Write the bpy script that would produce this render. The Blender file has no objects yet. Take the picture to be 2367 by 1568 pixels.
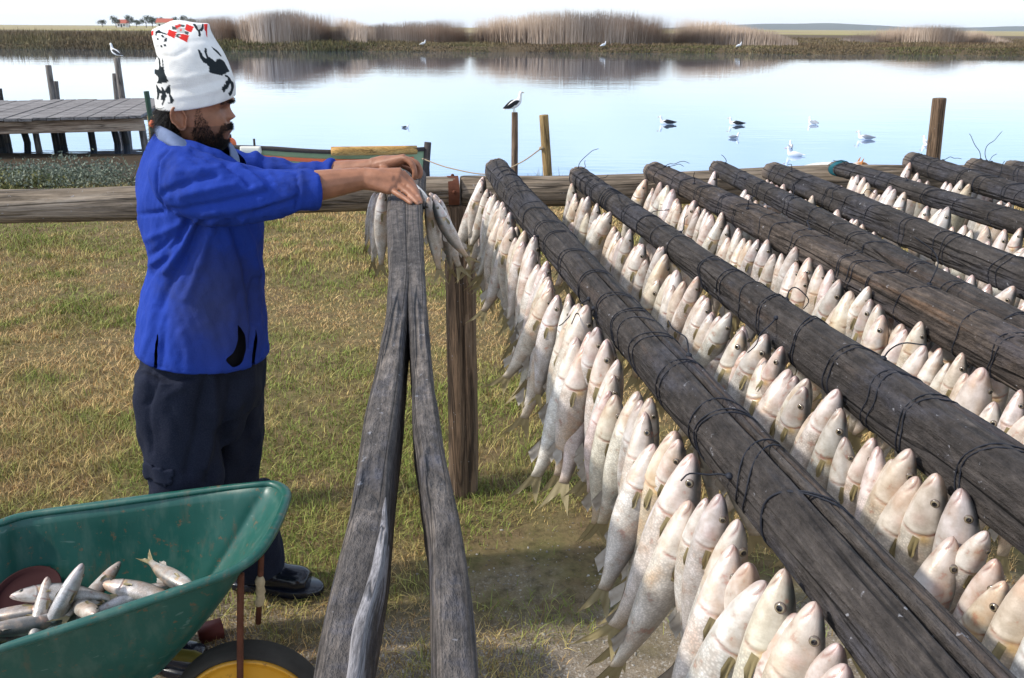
import bpy, bmesh, math, random
import numpy as np
from mathutils import Vector, Matrix

rnd = random.Random(7)
rng = np.random.default_rng(7)
R = math.radians
scene = bpy.context.scene
COL = scene.collection

# ------------------------------------------------------------------ camera
W_, H_, FOC, PITCH, ROLL, HC = 2367., 1568., 2000., R(19.8), R(.36), 1.85
cam_data = bpy.data.cameras.new('camera')
cam_data.sensor_width = 36; cam_data.sensor_fit = 'HORIZONTAL'
cam_data.lens = 36*FOC/W_
cam_data.clip_start = .05; cam_data.clip_end = 20000
cam = bpy.data.objects.new('camera', cam_data); COL.objects.link(cam)
CM = Matrix.Rotation(math.pi/2-PITCH, 4, 'X') @ Matrix.Rotation(ROLL, 4, 'Z')
cam.matrix_world = Matrix.Translation((0, 0, HC)) @ CM
scene.camera = cam

# ------------------------------------------------------------------ light
SUN_EL, SUN_AZ = R(41), R(261)          # azimuth clockwise from +Y
world = bpy.data.worlds.new('World'); scene.world = world; world.use_nodes = True
wn = world.node_tree
sky = wn.nodes.new('ShaderNodeTexSky'); sky.sky_type = 'NISHITA'; sky.sun_disc = False
sky.sun_elevation = SUN_EL; sky.sun_rotation = SUN_AZ
sky.air_density = 1.0; sky.dust_density = .7; sky.ozone_density = 2.0; sky.altitude = 0
# thin veil of high cloud in the sky itself
tc = wn.nodes.new('ShaderNodeTexCoord'); mp = wn.nodes.new('ShaderNodeMapping')
mp.inputs['Scale'].default_value = (1.6, 1.6, 7.0)
cn = wn.nodes.new('ShaderNodeTexNoise'); cn.inputs['Scale'].default_value = 1.7; cn.inputs['Detail'].default_value = 5
cr = wn.nodes.new('ShaderNodeValToRGB')
cr.color_ramp.elements[0].position = .38; cr.color_ramp.elements[0].color = (.16, .16, .16, 1)
cr.color_ramp.elements[1].position = .72; cr.color_ramp.elements[1].color = (.5, .5, .5, 1)
cmix = wn.nodes.new('ShaderNodeMix'); cmix.data_type = 'RGBA'
cmix.inputs['B'].default_value = (8.6, 9.1, 9.8, 1)
wn.links.new(tc.outputs['Generated'], mp.inputs['Vector']); wn.links.new(mp.outputs[0], cn.inputs['Vector'])
wn.links.new(cn.outputs['Fac'], cr.inputs[0]); wn.links.new(cr.outputs[0], cmix.inputs['Factor'])
wn.links.new(sky.outputs[0], cmix.inputs['A'])
bg = wn.nodes['Background']; bg.inputs['Strength'].default_value = .15
# bright haze low over the horizon
sxz = wn.nodes.new('ShaderNodeSeparateXYZ'); wn.links.new(tc.outputs['Generated'], sxz.inputs[0])
hr = wn.nodes.new('ShaderNodeMapRange'); hr.interpolation_type = 'SMOOTHSTEP'
for q, w_ in (('From Min', .10), ('From Max', .0), ('To Min', 0), ('To Max', .74)): hr.inputs[q].default_value = w_
wn.links.new(sxz.outputs[2], hr.inputs['Value'])
hmix = wn.nodes.new('ShaderNodeMix'); hmix.data_type = 'RGBA'; hmix.inputs['B'].default_value = (6.3, 6.6, 7.05, 1)
wn.links.new(hr.outputs[0], hmix.inputs['Factor']); wn.links.new(cmix.outputs['Result'], hmix.inputs['A'])
wn.links.new(hmix.outputs['Result'], bg.inputs['Color'])
sl = bpy.data.lights.new('sun', 'SUN'); sl.energy = 3.1; sl.angle = R(2.4); sl.color = (1, .94, .84)
sun = bpy.data.objects.new('sun', sl); COL.objects.link(sun)
sdir = Vector((math.sin(SUN_AZ)*math.cos(SUN_EL), math.cos(SUN_AZ)*math.cos(SUN_EL), math.sin(SUN_EL)))
sun.rotation_euler = sdir.to_track_quat('Z', 'Y').to_euler(); sun.location = sdir*30
scene.view_settings.view_transform = 'Standard'; scene.view_settings.look = 'None'
scene.view_settings.exposure = 0.42; scene.view_settings.gamma = 1
scene.render.engine = 'CYCLES'

# ------------------------------------------------------------------ helpers
CMn = np.array(CM.to_3x3()); CP = np.array([0, 0, HC])
def ray(px, py): return CMn @ np.array([(px-W_/2)/FOC, -(py-H_/2)/FOC, -1.])
def atz(px, py, z): d = ray(px, py); return CP + d*((z-HC)/d[2])
def aty(px, py, y): d = ray(px, py); return CP + d*(y/d[1])
def proj(P):
    q = (np.atleast_2d(P)-CP) @ CMn
    return np.stack([W_/2 - FOC*q[:, 0]/q[:, 2], H_/2 + FOC*q[:, 1]/q[:, 2]], 1)
V3 = lambda *a: np.array(a, float)

def wob(P, freq, seed, n=7):
    """smooth pseudo noise in about -1..1 at the points P (n,3)"""
    r = np.random.default_rng(seed); P = np.atleast_2d(P); o = np.zeros(len(P))
    for i in range(n):
        k = r.normal(size=3); k *= freq*(.6+r.random()*1.1)/np.linalg.norm(k)
        o += np.sin(P @ k*6.283 + r.random()*6.283)
    return o/math.sqrt(n)*.9
def fbm(P, freq, seed, oct=3):
    return sum(wob(P, freq*2**i, seed+i*17)*.55**i for i in range(oct))
def sstep(a, b, x):
    t = np.clip((x-a)/(b-a), 0, 1); return t*t*(3-2*t)

def new_mesh(name, V, F, cols=None, uvs=None, smooth=True):
    me = bpy.data.meshes.new(name)
    V = np.asarray(V, np.float32)
    if isinstance(F, np.ndarray):
        nf, k = F.shape
        me.vertices.add(len(V)); me.vertices.foreach_set('co', V.ravel())
        me.loops.add(nf*k); me.loops.foreach_set('vertex_index', F.astype(np.int32).ravel())
        me.polygons.add(nf)
        me.polygons.foreach_set('loop_start', np.arange(0, nf*k, k, dtype=np.int32))
        me.update(calc_edges=True)
    else:
        me.from_pydata(V.tolist(), [], [list(map(int, f)) for f in F])
    if cols is not None:
        c = np.ones((len(V), 4), np.float32); c[:, :3] = cols
        a = me.color_attributes.new('Col', 'FLOAT_COLOR', 'POINT'); a.data.foreach_set('color', c.ravel())
    if uvs is not None:
        u = me.uv_layers.new(name='UVMap')
        li = np.zeros(len(me.loops), np.int32); me.loops.foreach_get('vertex_index', li)
        u.data.foreach_set('uv', np.asarray(uvs, np.float32)[li].ravel())
    if smooth: me.polygons.foreach_set('use_smooth', np.ones(len(me.polygons), bool))
    me.update()
    return me

def obj(name, me, m=None, parent=None, **props):
    o = bpy.data.objects.new(name, me); COL.objects.link(o)
    if m is not None and me is not None and not me.materials: me.materials.append(m)
    if parent is not None:
        o.parent = parent
        inv = Matrix.Identity(4); p = parent
        chain = []
        while p: chain.append(p); p = p.parent
        wm = Matrix.Identity(4)
        for q in reversed(chain): wm = wm @ (q.matrix_parent_inverse if q.parent else Matrix.Identity(4)) @ q.matrix_basis
        o.matrix_parent_inverse = wm.inverted()
    for k, v in props.items(): o[k] = v
    return o
def mobj(name, V, F, m, parent=None, cols=None, uvs=None, smooth=True, **props):
    return obj(name, new_mesh(name, V, F, cols, uvs, smooth), m, parent, **props)
def thing(name, label, cat, loc=(0, 0, 0), group=None):
    o = bpy.data.objects.new(name, None); COL.objects.link(o); o.location = loc
    o.empty_display_size = .1
    tag(o, label, cat, group); return o
def tag(o, label, cat, group=None):
    o['label'] = label; o['category'] = cat
    if group: o['group'] = group
    return o

class MB:
    """collects vertices and faces of one mesh"""
    def __init__(s): s.V = []; s.F = []; s.C = []; s.n = 0
    def add(s, V, F, col=None):
        V = np.asarray(V, float); s.V.append(V)
        s.F += [[int(i)+s.n for i in f] for f in F]; s.n += len(V)
        s.C.append(np.tile(np.asarray(col if col is not None else (1, 1, 1), float), (len(V), 1)) if col is None or np.ndim(col) == 1 else np.asarray(col))
        return s
    def verts(s): return np.concatenate(s.V)
    def cols(s): return np.concatenate(s.C)
    def build(s, name, m, parent=None, cols=False, smooth=True, **props):
        return mobj(name, s.verts(), s.F, m, parent, s.cols() if cols else None, None, smooth, **props)

def grid_faces(nr, nc, closed=True):
    F = []
    for i in range(nr-1):
        for j in range(nc if closed else nc-1):
            k = (j+1) % nc
            F.append((i*nc+j, i*nc+k, (i+1)*nc+k, (i+1)*nc+j))
    return F
def frames(P):
    P = np.asarray(P, float); n = len(P)
    T = np.gradient(P, axis=0); T /= np.linalg.norm(T, axis=1)[:, None]+1e-12
    up = V3(0, 0, 1) if abs(T[0][2]) < .9 else V3(1, 0, 0)
    N = np.zeros_like(P); B = np.zeros_like(P)
    u = np.cross(up, T[0]); u /= np.linalg.norm(u)
    for i in range(n):
        u = u - T[i]*np.dot(u, T[i]); u /= np.linalg.norm(u); N[i] = u; B[i] = np.cross(T[i], u)
    return T, N, B
def loft(P, RA, RB=None, segs=12, caps=True, power=2.0):
    """tube through the points P with half widths RA (along N) and RB (along B)"""
    P = np.asarray(P, float); n = len(P)
    RA = np.broadcast_to(RA, (n,)).astype(float); RB = RA if RB is None else np.broadcast_to(RB, (n,)).astype(float)
    T, N, B = frames(P)
    th = np.linspace(0, 2*math.pi, segs, endpoint=False)
    c = np.sign(np.cos(th))*np.abs(np.cos(th))**(2/power); s_ = np.sign(np.sin(th))*np.abs(np.sin(th))**(2/power)
    V = (P[:, None]+N[:, None]*(RA[:, None]*c)[..., None]+B[:, None]*(RB[:, None]*s_)[..., None]).reshape(-1, 3)
    F = grid_faces(n, segs)
    if caps:
        a = len(V); V = np.vstack([V, P[0], P[-1]])
        F += [(a, (j+1) % segs, j) for j in range(segs)]
        F += [(a+1, (n-1)*segs+j, (n-1)*segs+(j+1) % segs) for j in range(segs)]
    return V, F
def spline(P, n, closed=False):
    """Catmull-Rom through the points (any number of columns)"""
    P = np.asarray(P, float)
    if len(P) == 2: return P[0]+(P[1]-P[0])*np.linspace(0, 1, n)[:, None]
    Q = np.vstack([2*P[0]-P[1], P, 2*P[-1]-P[-2]])
    out = []
    for t in np.linspace(0, len(P)-1, n):
        i = min(int(t), len(P)-2); f = t-i; a, b, c, d = Q[i:i+4]
        out.append(.5*((2*b)+(c-a)*f+(2*a-5*b+4*c-d)*f*f+(3*b-a-3*c+d)*f**3))
    return np.array(out)
def ell(c, r, rot=None, nu=16, nv=10):
    th = np.linspace(0, math.pi, nv); ph = np.linspace(0, 2*math.pi, nu, endpoint=False)
    V = np.array([[math.sin(t)*math.cos(p), math.sin(t)*math.sin(p), math.cos(t)] for t in th for p in ph])*np.asarray(r)
    if rot is not None: V = V @ np.array(rot).T
    F = [(i*nu+j, (i+1)*nu+j, (i+1)*nu+(j+1) % nu, i*nu+(j+1) % nu) for i in range(nv-1) for j in range(nu)]
    return V+np.asarray(c, float), F
def box(c, s, rot=None):
    V = np.array([[x, y, z] for x in (-1, 1) for y in (-1, 1) for z in (-1, 1)])*np.asarray(s)/2
    if rot is not None: V = V @ np.array(rot).T
    F = [(0, 1, 3, 2), (4, 6, 7, 5), (0, 4, 5, 1), (2, 3, 7, 6), (0, 2, 6, 4), (1, 5, 7, 3)]
    return V+np.asarray(c, float), F
def voxelize(parts, vox, smooth_it=2, fac=.5):
    """union of closed shapes as ONE continuous surface -> verts, quads"""
    mb = MB()
    for V, F in parts: mb.add(V, F)
    me = new_mesh('tmp', mb.verts(), mb.F)
    o = bpy.data.objects.new('tmp', me); COL.objects.link(o)
    md = o.modifiers.new('r', 'REMESH'); md.mode = 'VOXEL'; md.voxel_size = vox
    if smooth_it:
        ms = o.modifiers.new('s', 'SMOOTH'); ms.iterations = smooth_it; ms.factor = fac
    dg = bpy.context.evaluated_depsgraph_get(); ev = o.evaluated_get(dg)
    m2 = bpy.data.meshes.new_from_object(ev)
    n = len(m2.vertices); V = np.zeros(n*3, np.float32); m2.vertices.foreach_get('co', V)
    N = np.zeros(n*3, np.float32); m2.vertices.foreach_get('normal', N)
    F = np.zeros(len(m2.loops), np.int32); m2.loops.foreach_get('vertex_index', F)
    bpy.data.objects.remove(o); bpy.data.meshes.remove(me); bpy.data.meshes.remove(m2)
    return V.reshape(-1, 3).astype(float), F.reshape(-1, 4), N.reshape(-1, 3).astype(float)
def in_poly(P, poly):
    x, y = P[:, 0], P[:, 1]; ins = np.zeros(len(P), bool); n = len(poly)
    for i in range(n):
        x1, y1 = poly[i]; x2, y2 = poly[(i+1) % n]
        c = ((y1 > y) != (y2 > y)) & (x < (x2-x1)*(y-y1)/(y2-y1+1e-12)+x1); ins ^= c
    return ins
def pl_dist(P, poly):
    d = np.full(len(P), 1e9)
    for a, b in zip(poly[:-1], poly[1:]):
        a = np.array(a, float); b = np.array(b, float); ab = b-a
        t = np.clip(((P-a) @ ab)/(ab @ ab+1e-12), 0, 1)
        d = np.minimum(d, np.linalg.norm(P-a-t[:, None]*ab, axis=1))
    return d

# ------------------------------------------------------------------ materials
class NT:
    def __init__(s, name):
        s.m = bpy.data.materials.new(name); s.m.use_nodes = True; s.t = s.m.node_tree
        s.b = s.t.nodes['Principled BSDF']; s.c = None
    def n(s, ty, **kw):
        nd = s.t.nodes.new('ShaderNode'+ty)
        for k, v in kw.items():
            if k in nd.inputs.keys():
                if hasattr(v, 'is_linked') or isinstance(v, bpy.types.NodeSocket): s.t.links.new(v, nd.inputs[k])
                else: nd.inputs[k].default_value = v
            else: setattr(nd, k, v)
        return nd
    def coord(s, kind='Object', scale=(1, 1, 1)):
        c = s.n('TexCoord').outputs[kind]
        mpn = s.n('Mapping', Scale=scale); s.t.links.new(c, mpn.inputs['Vector']); return mpn.outputs[0]
    def pos(s, scale=(1, 1, 1)):
        c = s.n('NewGeometry').outputs['Position']
        mpn = s.n('Mapping', Scale=scale); s.t.links.new(c, mpn.inputs['Vector']); return mpn.outputs[0]
    def noise(s, v, scale, detail=4, rough=.55, dist=0):
        nd = s.n('TexNoise', Scale=scale, Detail=detail, Roughness=rough, Distortion=dist); s.t.links.new(v, nd.inputs['Vector']); return nd.outputs['Fac']
    def ramp(s, f, stops, interp='LINEAR'):
        nd = s.n('ValToRGB'); r = nd.color_ramp; r.interpolation = interp
        while len(r.elements) < len(stops): r.elements.new(.5)
        for e, (p, c) in zip(r.elements, stops):
            e.position = p; e.color = (*c, 1) if not np.isscalar(c) else (c, c, c, 1)
        s.t.links.new(f, nd.inputs[0]); return nd.outputs[0]
    def mix(s, f, a, b, mode='MIX'):
        nd = s.n('Mix', data_type='RGBA', blend_type=mode)
        for k, v in (('Factor', f), ('A', a), ('B', b)):
            if isinstance(v, bpy.types.NodeSocket): s.t.links.new(v, nd.inputs[k])
            else: nd.inputs[k].default_value = v if np.isscalar(v) else (*v, 1)
        return nd.outputs['Result']
    def math(s, op, a, b=0.):
        nd = s.n('Math', operation=op)
        for i, v in ((0, a), (1, b)):
            if isinstance(v, bpy.types.NodeSocket): s.t.links.new(v, nd.inputs[i])
            else: nd.inputs[i].default_value = v
        return nd.outputs[0]
    def vcol(s): return s.n('VertexColor', layer_name='Col').outputs['Color']
    def bump(s, h, strength=.3, dist=.01, prev=None):
        nd = s.n('Bump', Strength=strength, Distance=dist); s.t.links.new(h, nd.inputs['Height'])
        if prev is not None: s.t.links.new(prev, nd.inputs['Normal'])
        s.t.links.new(nd.outputs[0], s.b.inputs['Normal']); return nd.outputs[0]
    def set(s, **kw):
        for k, v in kw.items():
            k = k.replace('_', ' ')
            if isinstance(v, bpy.types.NodeSocket): s.t.links.new(v, s.b.inputs[k])
            elif k.endswith('Color') and len(v) == 3: s.b.inputs[k].default_value = (*v, 1)
            else: s.b.inputs[k].default_value = v
        return s.m

def m_wood(name, dark, mid, light, gscale=1., rough=.75, blue=0., orange=.0, along='X', bump=.5, crack=.8, kind='Object', wav=1., speck=0.):
    k = NT(name)
    st = lambda a, b: tuple(gscale*q for q in {'X': (a, b, b), 'Z': (b, b, a), 'Y': (b, a, b)}[along])
    g = k.noise(k.coord(kind, st(1.8, 24)), 1, 8, .7, .8*wav)
    fi = k.noise(k.coord(kind, st(7, 130)), 1, 4, .7, .3*wav)
    p = k.noise(k.coord(kind, st(1.3, 5)), 1.4, 5, .65)
    cr = k.math('ABSOLUTE', k.math('SUBTRACT', k.noise(k.coord(kind, st(.55, 9)), 1.3, 3, .55, .5*wav), .5))
    cl = k.ramp(cr, [(.0, 1), (.012, .55), (.03, 0)])
    c = k.ramp(g, [(.36, dark), (.5, mid), (.63, light)])
    c = k.mix(k.ramp(p, [(.42, 0), (.6, .8)]), c, k.mix(k.ramp(fi, [(.4, 0), (.6, 1)]), dark, mid))
    c = k.mix(1., c, k.ramp(fi, [(.33, .62), (.5, 1.), (.68, 1.3)]), 'MULTIPLY')
    if blue:
        b = k.noise(k.coord(kind, st(3.2, 9)), 1.3, 6, .65); c = k.mix(k.ramp(b, [(.52, 0), (.62, blue)]), c, (.075, .09, .14))  # bluish sky sheen and paint-like blue patches, both put into the colour
    if orange:
        b = k.noise(k.coord(kind, st(.9, 16)), .9, 4, .55); c = k.mix(k.ramp(b, [(.66, 0), (.70, orange)]), c, (.36, .18, .075))
    c = k.mix(k.math('MULTIPLY', cl, crack), c, tuple(q*.3 for q in dark))
    if speck:
        s1 = k.noise(k.coord('Object', st(34, 60)), 1, 5, .75); s2 = k.noise(k.coord('Object', st(7, 14)), 1, 4, .65)
        c = k.mix(speck, c, k.mix(s2, dark, mid)); c = k.mix(1., c, k.ramp(s1, [(.32, .5), (.5, 1.), (.68, 1.55)]), 'MULTIPLY')
    fl = k.noise(k.coord('Object', (1, 1, 1)), 75, 3, .6)
    c = k.mix(k.ramp(fl, [(.68, 0), (.73, .55)]), c, (.40, .40, .43))
    h = k.math('SUBTRACT', k.math('ADD', g, k.math('MULTIPLY', fi, .7)), k.math('MULTIPLY', cl, 1.2))
    if speck: h = k.math('ADD', h, k.math('MULTIPLY', s1, 1.4))
    k.bump(h, bump, .008)
    return k.set(Base_Color=c, Roughness=rough, Specular_IOR_Level=.3)
def pole_end(m):
    """bare worn wood at the far end of a pole"""
    t = m.node_tree; b = t.nodes['Principled BSDF']; k = NT.__new__(NT); k.m, k.t, k.b = m, t, b
    old = b.inputs['Base Color'].links[0].from_socket
    s = k.n('SeparateXYZ'); t.links.new(k.coord('Object'), s.inputs[0])
    n = k.noise(k.coord('Object', (20, 40, 40)), 1, 3)
    f = k.ramp(k.math('ADD', s.outputs[0], k.math('MULTIPLY', n, .05)), [(.045, .8), (.10, 0)])
    t.links.new(k.mix(f, old, k.mix(n, (.13, .10, .08), (.27, .215, .17))), b.inputs['Base Color'])

def m_plain(name, col, rough=.6, spec=.4, metal=0., var=.12, nscale=12, bump=0., bscale=60):
    k = NT(name); v = k.coord('Object')
    f = k.noise(v, nscale, 4)
    c = k.mix(f, tuple(x*(1-var) for x in col), tuple(min(1, x*(1+var)) for x in col))
    if bump: k.bump(k.noise(v, bscale, 3), bump, .004)
    return k.set(Base_Color=c, Roughness=rough, Specular_IOR_Level=spec, Metallic=metal)
def m_vcol(name, rough=.7, spec=.3, var=.25, nscale=20, bump=0, bscale=80, trans=0):
    k = NT(name); f = k.noise(k.coord('Object'), nscale, 4)
    c = k.mix(1., k.vcol(), k.ramp(f, [(.3, 1-var), (.7, 1.)]), 'MULTIPLY')
    if bump: k.bump(k.noise(k.coord('Object'), bscale, 3), bump, .004)
    return k.set(Base_Color=c, Roughness=rough, Specular_IOR_Level=spec)
# ------------------------------------------------------------------ the setting
WATER = -.35
def shore(x): return 10.9+6.6*sstep(-4.6, -6.4, x)+.25*np.sin(x*1.7)+.12*np.sin(x*4.1+1)
def yfar(x): return 86.2+.9*np.sin(x*.11+1)+.5*np.sin(x*.37)+.3*np.sin(x*.9+2)
def height(x, y):
    x = np.asarray(x, float); y = np.asarray(y, float)
    P = np.stack([x, y, 0*x], -1).reshape(-1, 3)
    und = (wob(P, .35, 3)*.012+wob(P, 1.3, 5)*.005).reshape(x.shape)
    s = shore(x); left = sstep(-3.5, -6, x)
    steep = -.9*sstep(s-.6, s+1.3, y); gentle = -.35*sstep(7.5, 16.3, y)-.6*sstep(15.8, 19.5, y)
    near = und*sstep(14, 9, y)+steep*(1-left)+gentle*left
    f = yfar(x)
    far = -.95+1.1*sstep(f-.9, f+.6, y)+.25*sstep(f+2, f+60, y)
    return np.where(y < 50, np.maximum(near, -.95), far)
ys = np.concatenate([np.arange(-4, 20, .2), np.arange(20, 83, 3), np.arange(83, 95, .5), 95*np.geomspace(1, 42, 55)])
aa = np.linspace(-1.35, 1.35, 170)
X = aa[None, :]*(np.maximum(ys, 0)[:, None]+8); Y = np.repeat(ys[:, None], len(aa), 1)
Z = height(X, Y)
k = NT('ground'); p = k.pos(); sx = k.n('SeparateXYZ'); k.t.links.new(p, sx.inputs[0])
px_, py_, pz_ = sx.outputs
n1 = k.noise(p, .9, 5, .6); n2 = k.noise(p, 5, 5, .6); n3 = k.noise(p, 55, 4, .65); n4 = k.noise(p, 190, 3, .7); n5 = k.noise(p, 17, 5, .7)
vor = k.n('TexVoronoi', Scale=150.); k.t.links.new(p, vor.inputs['Vector'])
soil = k.mix(n3, (.11, .075, .038), (.22, .155, .08))
dry = k.mix(k.ramp(n2, [(.35, 0), (.65, 1)]), soil, k.mix(n3, (.10, .105, .03), (.2, .15, .07)))
sand = k.mix(n3, (.15, .118, .082), (.27, .215, .155))
sand = k.mix(k.ramp(n4, [(.45, 0), (.62, .8)]), sand, (.36, .31, .25))
sand = k.mix(k.ramp(vor.outputs['Color'], [(.78, 0), (.84, .75)]), sand, (.48, .44, .39))
sand = k.mix(k.ramp(n2, [(.5, 0), (.7, .65)]), sand, (.12, .095, .06))
ysand = k.math('ADD', k.math('SUBTRACT', 2.72, py_), k.math('MULTIPLY', k.math('SUBTRACT', n1, .5), 2.4))
c = k.mix(k.ramp(ysand, [(.0, 0), (.45, 1)]), dry, sand); c = k.mix(1., c, k.ramp(n5, [(.32, .55), (.5, 1.), (.7, 1.25)]), 'MULTIPLY')
mud = k.mix(n2, (.035, .024, .014), (.075, .052, .032))
mudf = k.ramp(pz_, [(.0, 1), (1, 1)])
mm = k.n('MapRange'); k.t.links.new(pz_, mm.inputs['Value']); mm.inputs['From Min'].default_value = -.05; mm.inputs['From Max'].default_value = -.16
c = k.mix(mm.outputs[0], c, mud)
# marsh beyond the water, then dry fields
m1 = k.n('MapRange'); k.t.links.new(py_, m1.inputs['Value']); m1.inputs['From Min'].default_value = 60; m1.inputs['From Max'].default_value = 80
pf = k.pos((.02, .006, .0)); nf = k.noise(pf, 1., 5, .6)
marsh = k.mix(k.noise(k.pos((.25, .08, 1)), 1, 5, .65), (.08, .056, .034), (.15, .11, .065))
field = k.mix(k.ramp(nf, [(.42, 0), (.6, 1)]), (.30, .22, .15), (.36, .33, .12))
m2 = k.n('MapRange'); k.t.links.new(py_, m2.inputs['Value']); m2.inputs['From Min'].default_value = 230; m2.inputs['From Max'].default_value = 300
c = k.mix(m1.outputs[0], c, k.mix(m2.outputs[0], marsh, field))
k.bump(k.math('ADD', n3, k.math('MULTIPLY', n4, .5)), .6, .012)
M_ground = k.set(Base_Color=c, Roughness=.95, Specular_IOR_Level=.15)
V = np.stack([X, Y, Z], -1).reshape(-1, 3)
g = mobj('ground', V, np.array(grid_faces(len(ys), len(aa), False)), M_ground); g['kind'] = 'structure'

k = NT('water'); p = k.pos((.6, 1.6, 1))
w1 = k.noise(p, 2.2, 2, .5); w2 = k.noise(k.pos((.12, .5, 1)), 1, 2, .5)
bm_ = k.bump(k.math('ADD', k.math('MULTIPLY', w1, .5), w2), .055, .1)
M_water = k.set(Base_Color=(.43, .585, .84), Metallic=.88, Roughness=.012, IOR=1.33, Specular_IOR_Level=.5)
wx = np.array([-260, -60, -20, 0, 20, 60, 260.]); wy = np.array([9.5, 20, 60, 89.5])
XX, YY = np.meshgrid(wx, wy); V = np.stack([XX, YY, np.full_like(XX, WATER)], -1).reshape(-1, 3)
o = mobj('water', V, grid_faces(4, 7, False), M_water); o['kind'] = 'structure'

def blades(name, P, Hh, Wd, lean, cols, m, seed=1, seg2=False, **props):
    """many thin grass or reed blades in one mesh"""
    r = np.random.default_rng(seed); n = len(P)
    a = r.random(n)*6.283; d = np.stack([np.cos(a), np.sin(a), 0*a], 1)
    b = a+1.57+r.normal(size=n)*.5; ln = np.stack([np.cos(b), np.sin(b), 0*b], 1)*(lean*Hh*np.abs(r.normal(size=n)))[:, None]
    up = np.zeros((n, 3)); up[:, 2] = Hh
    A = P-d*Wd[:, None]/2; B = P+d*Wd[:, None]/2
    if seg2:
        m1_ = P+up*.55+ln*.3; T = P+up+ln
        V = np.stack([A, B, m1_+d*Wd[:, None]*.36, m1_-d*Wd[:, None]*.36, T], 1).reshape(-1, 3)
        i = np.arange(n)*5
        F = np.concatenate([np.stack([i, i+1, i+2], 1), np.stack([i, i+2, i+3], 1), np.stack([i+3, i+2, i+4], 1)])
        C = np.repeat(cols, 5, 0)
    else:
        T = P+up+ln; V = np.stack([A, B, T], 1).reshape(-1, 3); i = np.arange(n)*3
        F = np.stack([i, i+1, i+2], 1); C = np.repeat(cols, 3, 0)
    return mobj(name, V, F, m, None, C, None, False, **props)
k = NT('blades'); M_blade = k.set(Base_Color=k.vcol(), Roughness=.75, Specular_IOR_Level=.2)
def lerp(a, b, t): return np.asarray(a)*(1-t[:, None])+np.asarray(b)*t[:, None]

# lawn
n = 640000
y = 1.0+9.6*rng.random(n)**1.75; xa = (rng.random(n)-.5)*2
x = xa*(y*.92+.95)
P = np.stack([x, y, 0*x], 1)
sandm = (2.50-y)+fbm(P, .45, 11)*.45
keep = (rng.random(n) > sstep(-.45, .25, sandm)*.993) & ~((x > .5+.5*y) & (y < 3))
thin = fbm(P, .8, 90)
keep &= rng.random(n) < np.clip(.95+thin*.35, .25, 1)
P = P[keep]; y = y[keep]; n = len(P); P[:, 2] = height(P[:, 0], P[:, 1])-.004
gmask = np.clip(.33+fbm(P, .5, 21)*.62+fbm(P, 2.6, 23)*.32, 0, 1); t = np.clip(gmask+rng.normal(size=n)*.18, 0, 1)
c = lerp((.56, .375, .17), (.20, .245, .05), t)
br = rng.random(n); c = np.where((br < .22)[:, None], lerp((.31, .18, .075), (.17, .125, .045), t), c); c = np.where((br > .9)[:, None], c*1.35, c)
c *= (.82+.55*rng.random(n))[:, None]
hh = (.013+.022*rng.random(n))*(.75+.5*gmask)*(1+.5*sstep(2.6, 3.3, y)*(wob(P, .6, 77) > .1))
blades('lawn_grass', P, hh, .0017+.0006*y, 1.1, c, M_blade, 3, True, kind='stuff', label='short dry and green lawn grass')
# gravel and shell bits
n = 15000
y = .9+2.3*rng.random(n); x = (rng.random(n)-.5)*2*(y*.72+.6); P = np.stack([x, y, 0*x], 1)
kp = ((2.6-y)+fbm(P, .45, 11)*.45) > rng.random(n)*.9-.3; P = P[kp]; n = len(P); P[:, 2] = height(P[:, 0], P[:, 1])
base, bf = ell((0, 0, 0), (1, 1, .6), nu=6, nv=4); bf = np.array(bf)
sz = .0018+.0042*rng.random(n)**3
V = (base[None]*sz[:, None, None]*(1+.3*rng.normal(size=(n, 1, 3)))+P[:, None]).reshape(-1, 3)
F = (bf[None]+(np.arange(n)*len(base))[:, None, None]).reshape(-1, 4)
gc = lerp((.2, .165, .13), (.5, .46, .4), rng.random(n)**1.6)
o = mobj('gravel', V, F, m_vcol('stones', .9, .2), None, np.repeat(gc, len(base), 0)); o['kind'] = 'stuff'; o['label'] = 'pale gravel grains on the sandy ground'
# rough grass along the near bank edge
n = 9000
x = -4.4+13*rng.random(n); y = shore(x)-.9+1.0*rng.random(n); P = np.stack([x, y, height(x, y)-.01], 1)
d = np.clip(wob(P, .55, 41)*.9+wob(P, 1.7, 43)*.5, 0, 1.3); kp = rng.random(n) < .25+d; P = P[kp]; d = d[kp]; n = len(P)
blades('bank_grass', P, .06+.22*d*rng.random(n)**1.5+.05*rng.random(n), np.full(n, .009), .5, lerp((.22, .17, .07), (.09, .12, .04), rng.random(n)), M_blade, 5, True, kind='stuff', label='ragged grass along the near bank')

# marsh plants of the far bank
n = 150000
y = 86.0+70*rng.random(n)**2.3; x = (rng.random(n)-.5)*2*(y*.98); y = y+yfar(x)-86.2
P = np.stack([x, y, height(x, y)-.02], 1)
t = np.clip(.5+fbm(P, .05, 51)*.4, 0, 1); edge = sstep(92, 87.2, y)
c = lerp((.15, .10, .06), (.19, .155, .075), t); c = np.where((edge*(wob(P, .06, 53)+.6) > .5)[:, None] & (rng.random(n) < .7)[:, None], c*.4+np.array((.085, .09, .025))*.6, c)
c *= (.6+.7*rng.random(n))[:, None]
hh = (.18+.5*rng.random(n))*(.5+.7*sstep(-6, -26, x))*(1-.45*edge)*(1+.5*wob(P, .08, 55))
blades('marsh_plants', P, np.maximum(hh, .08), .07+.10*rng.random(n), .4, c, M_blade, 7, False, kind='stuff', label='low dark marsh plants on the far bank')
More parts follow.
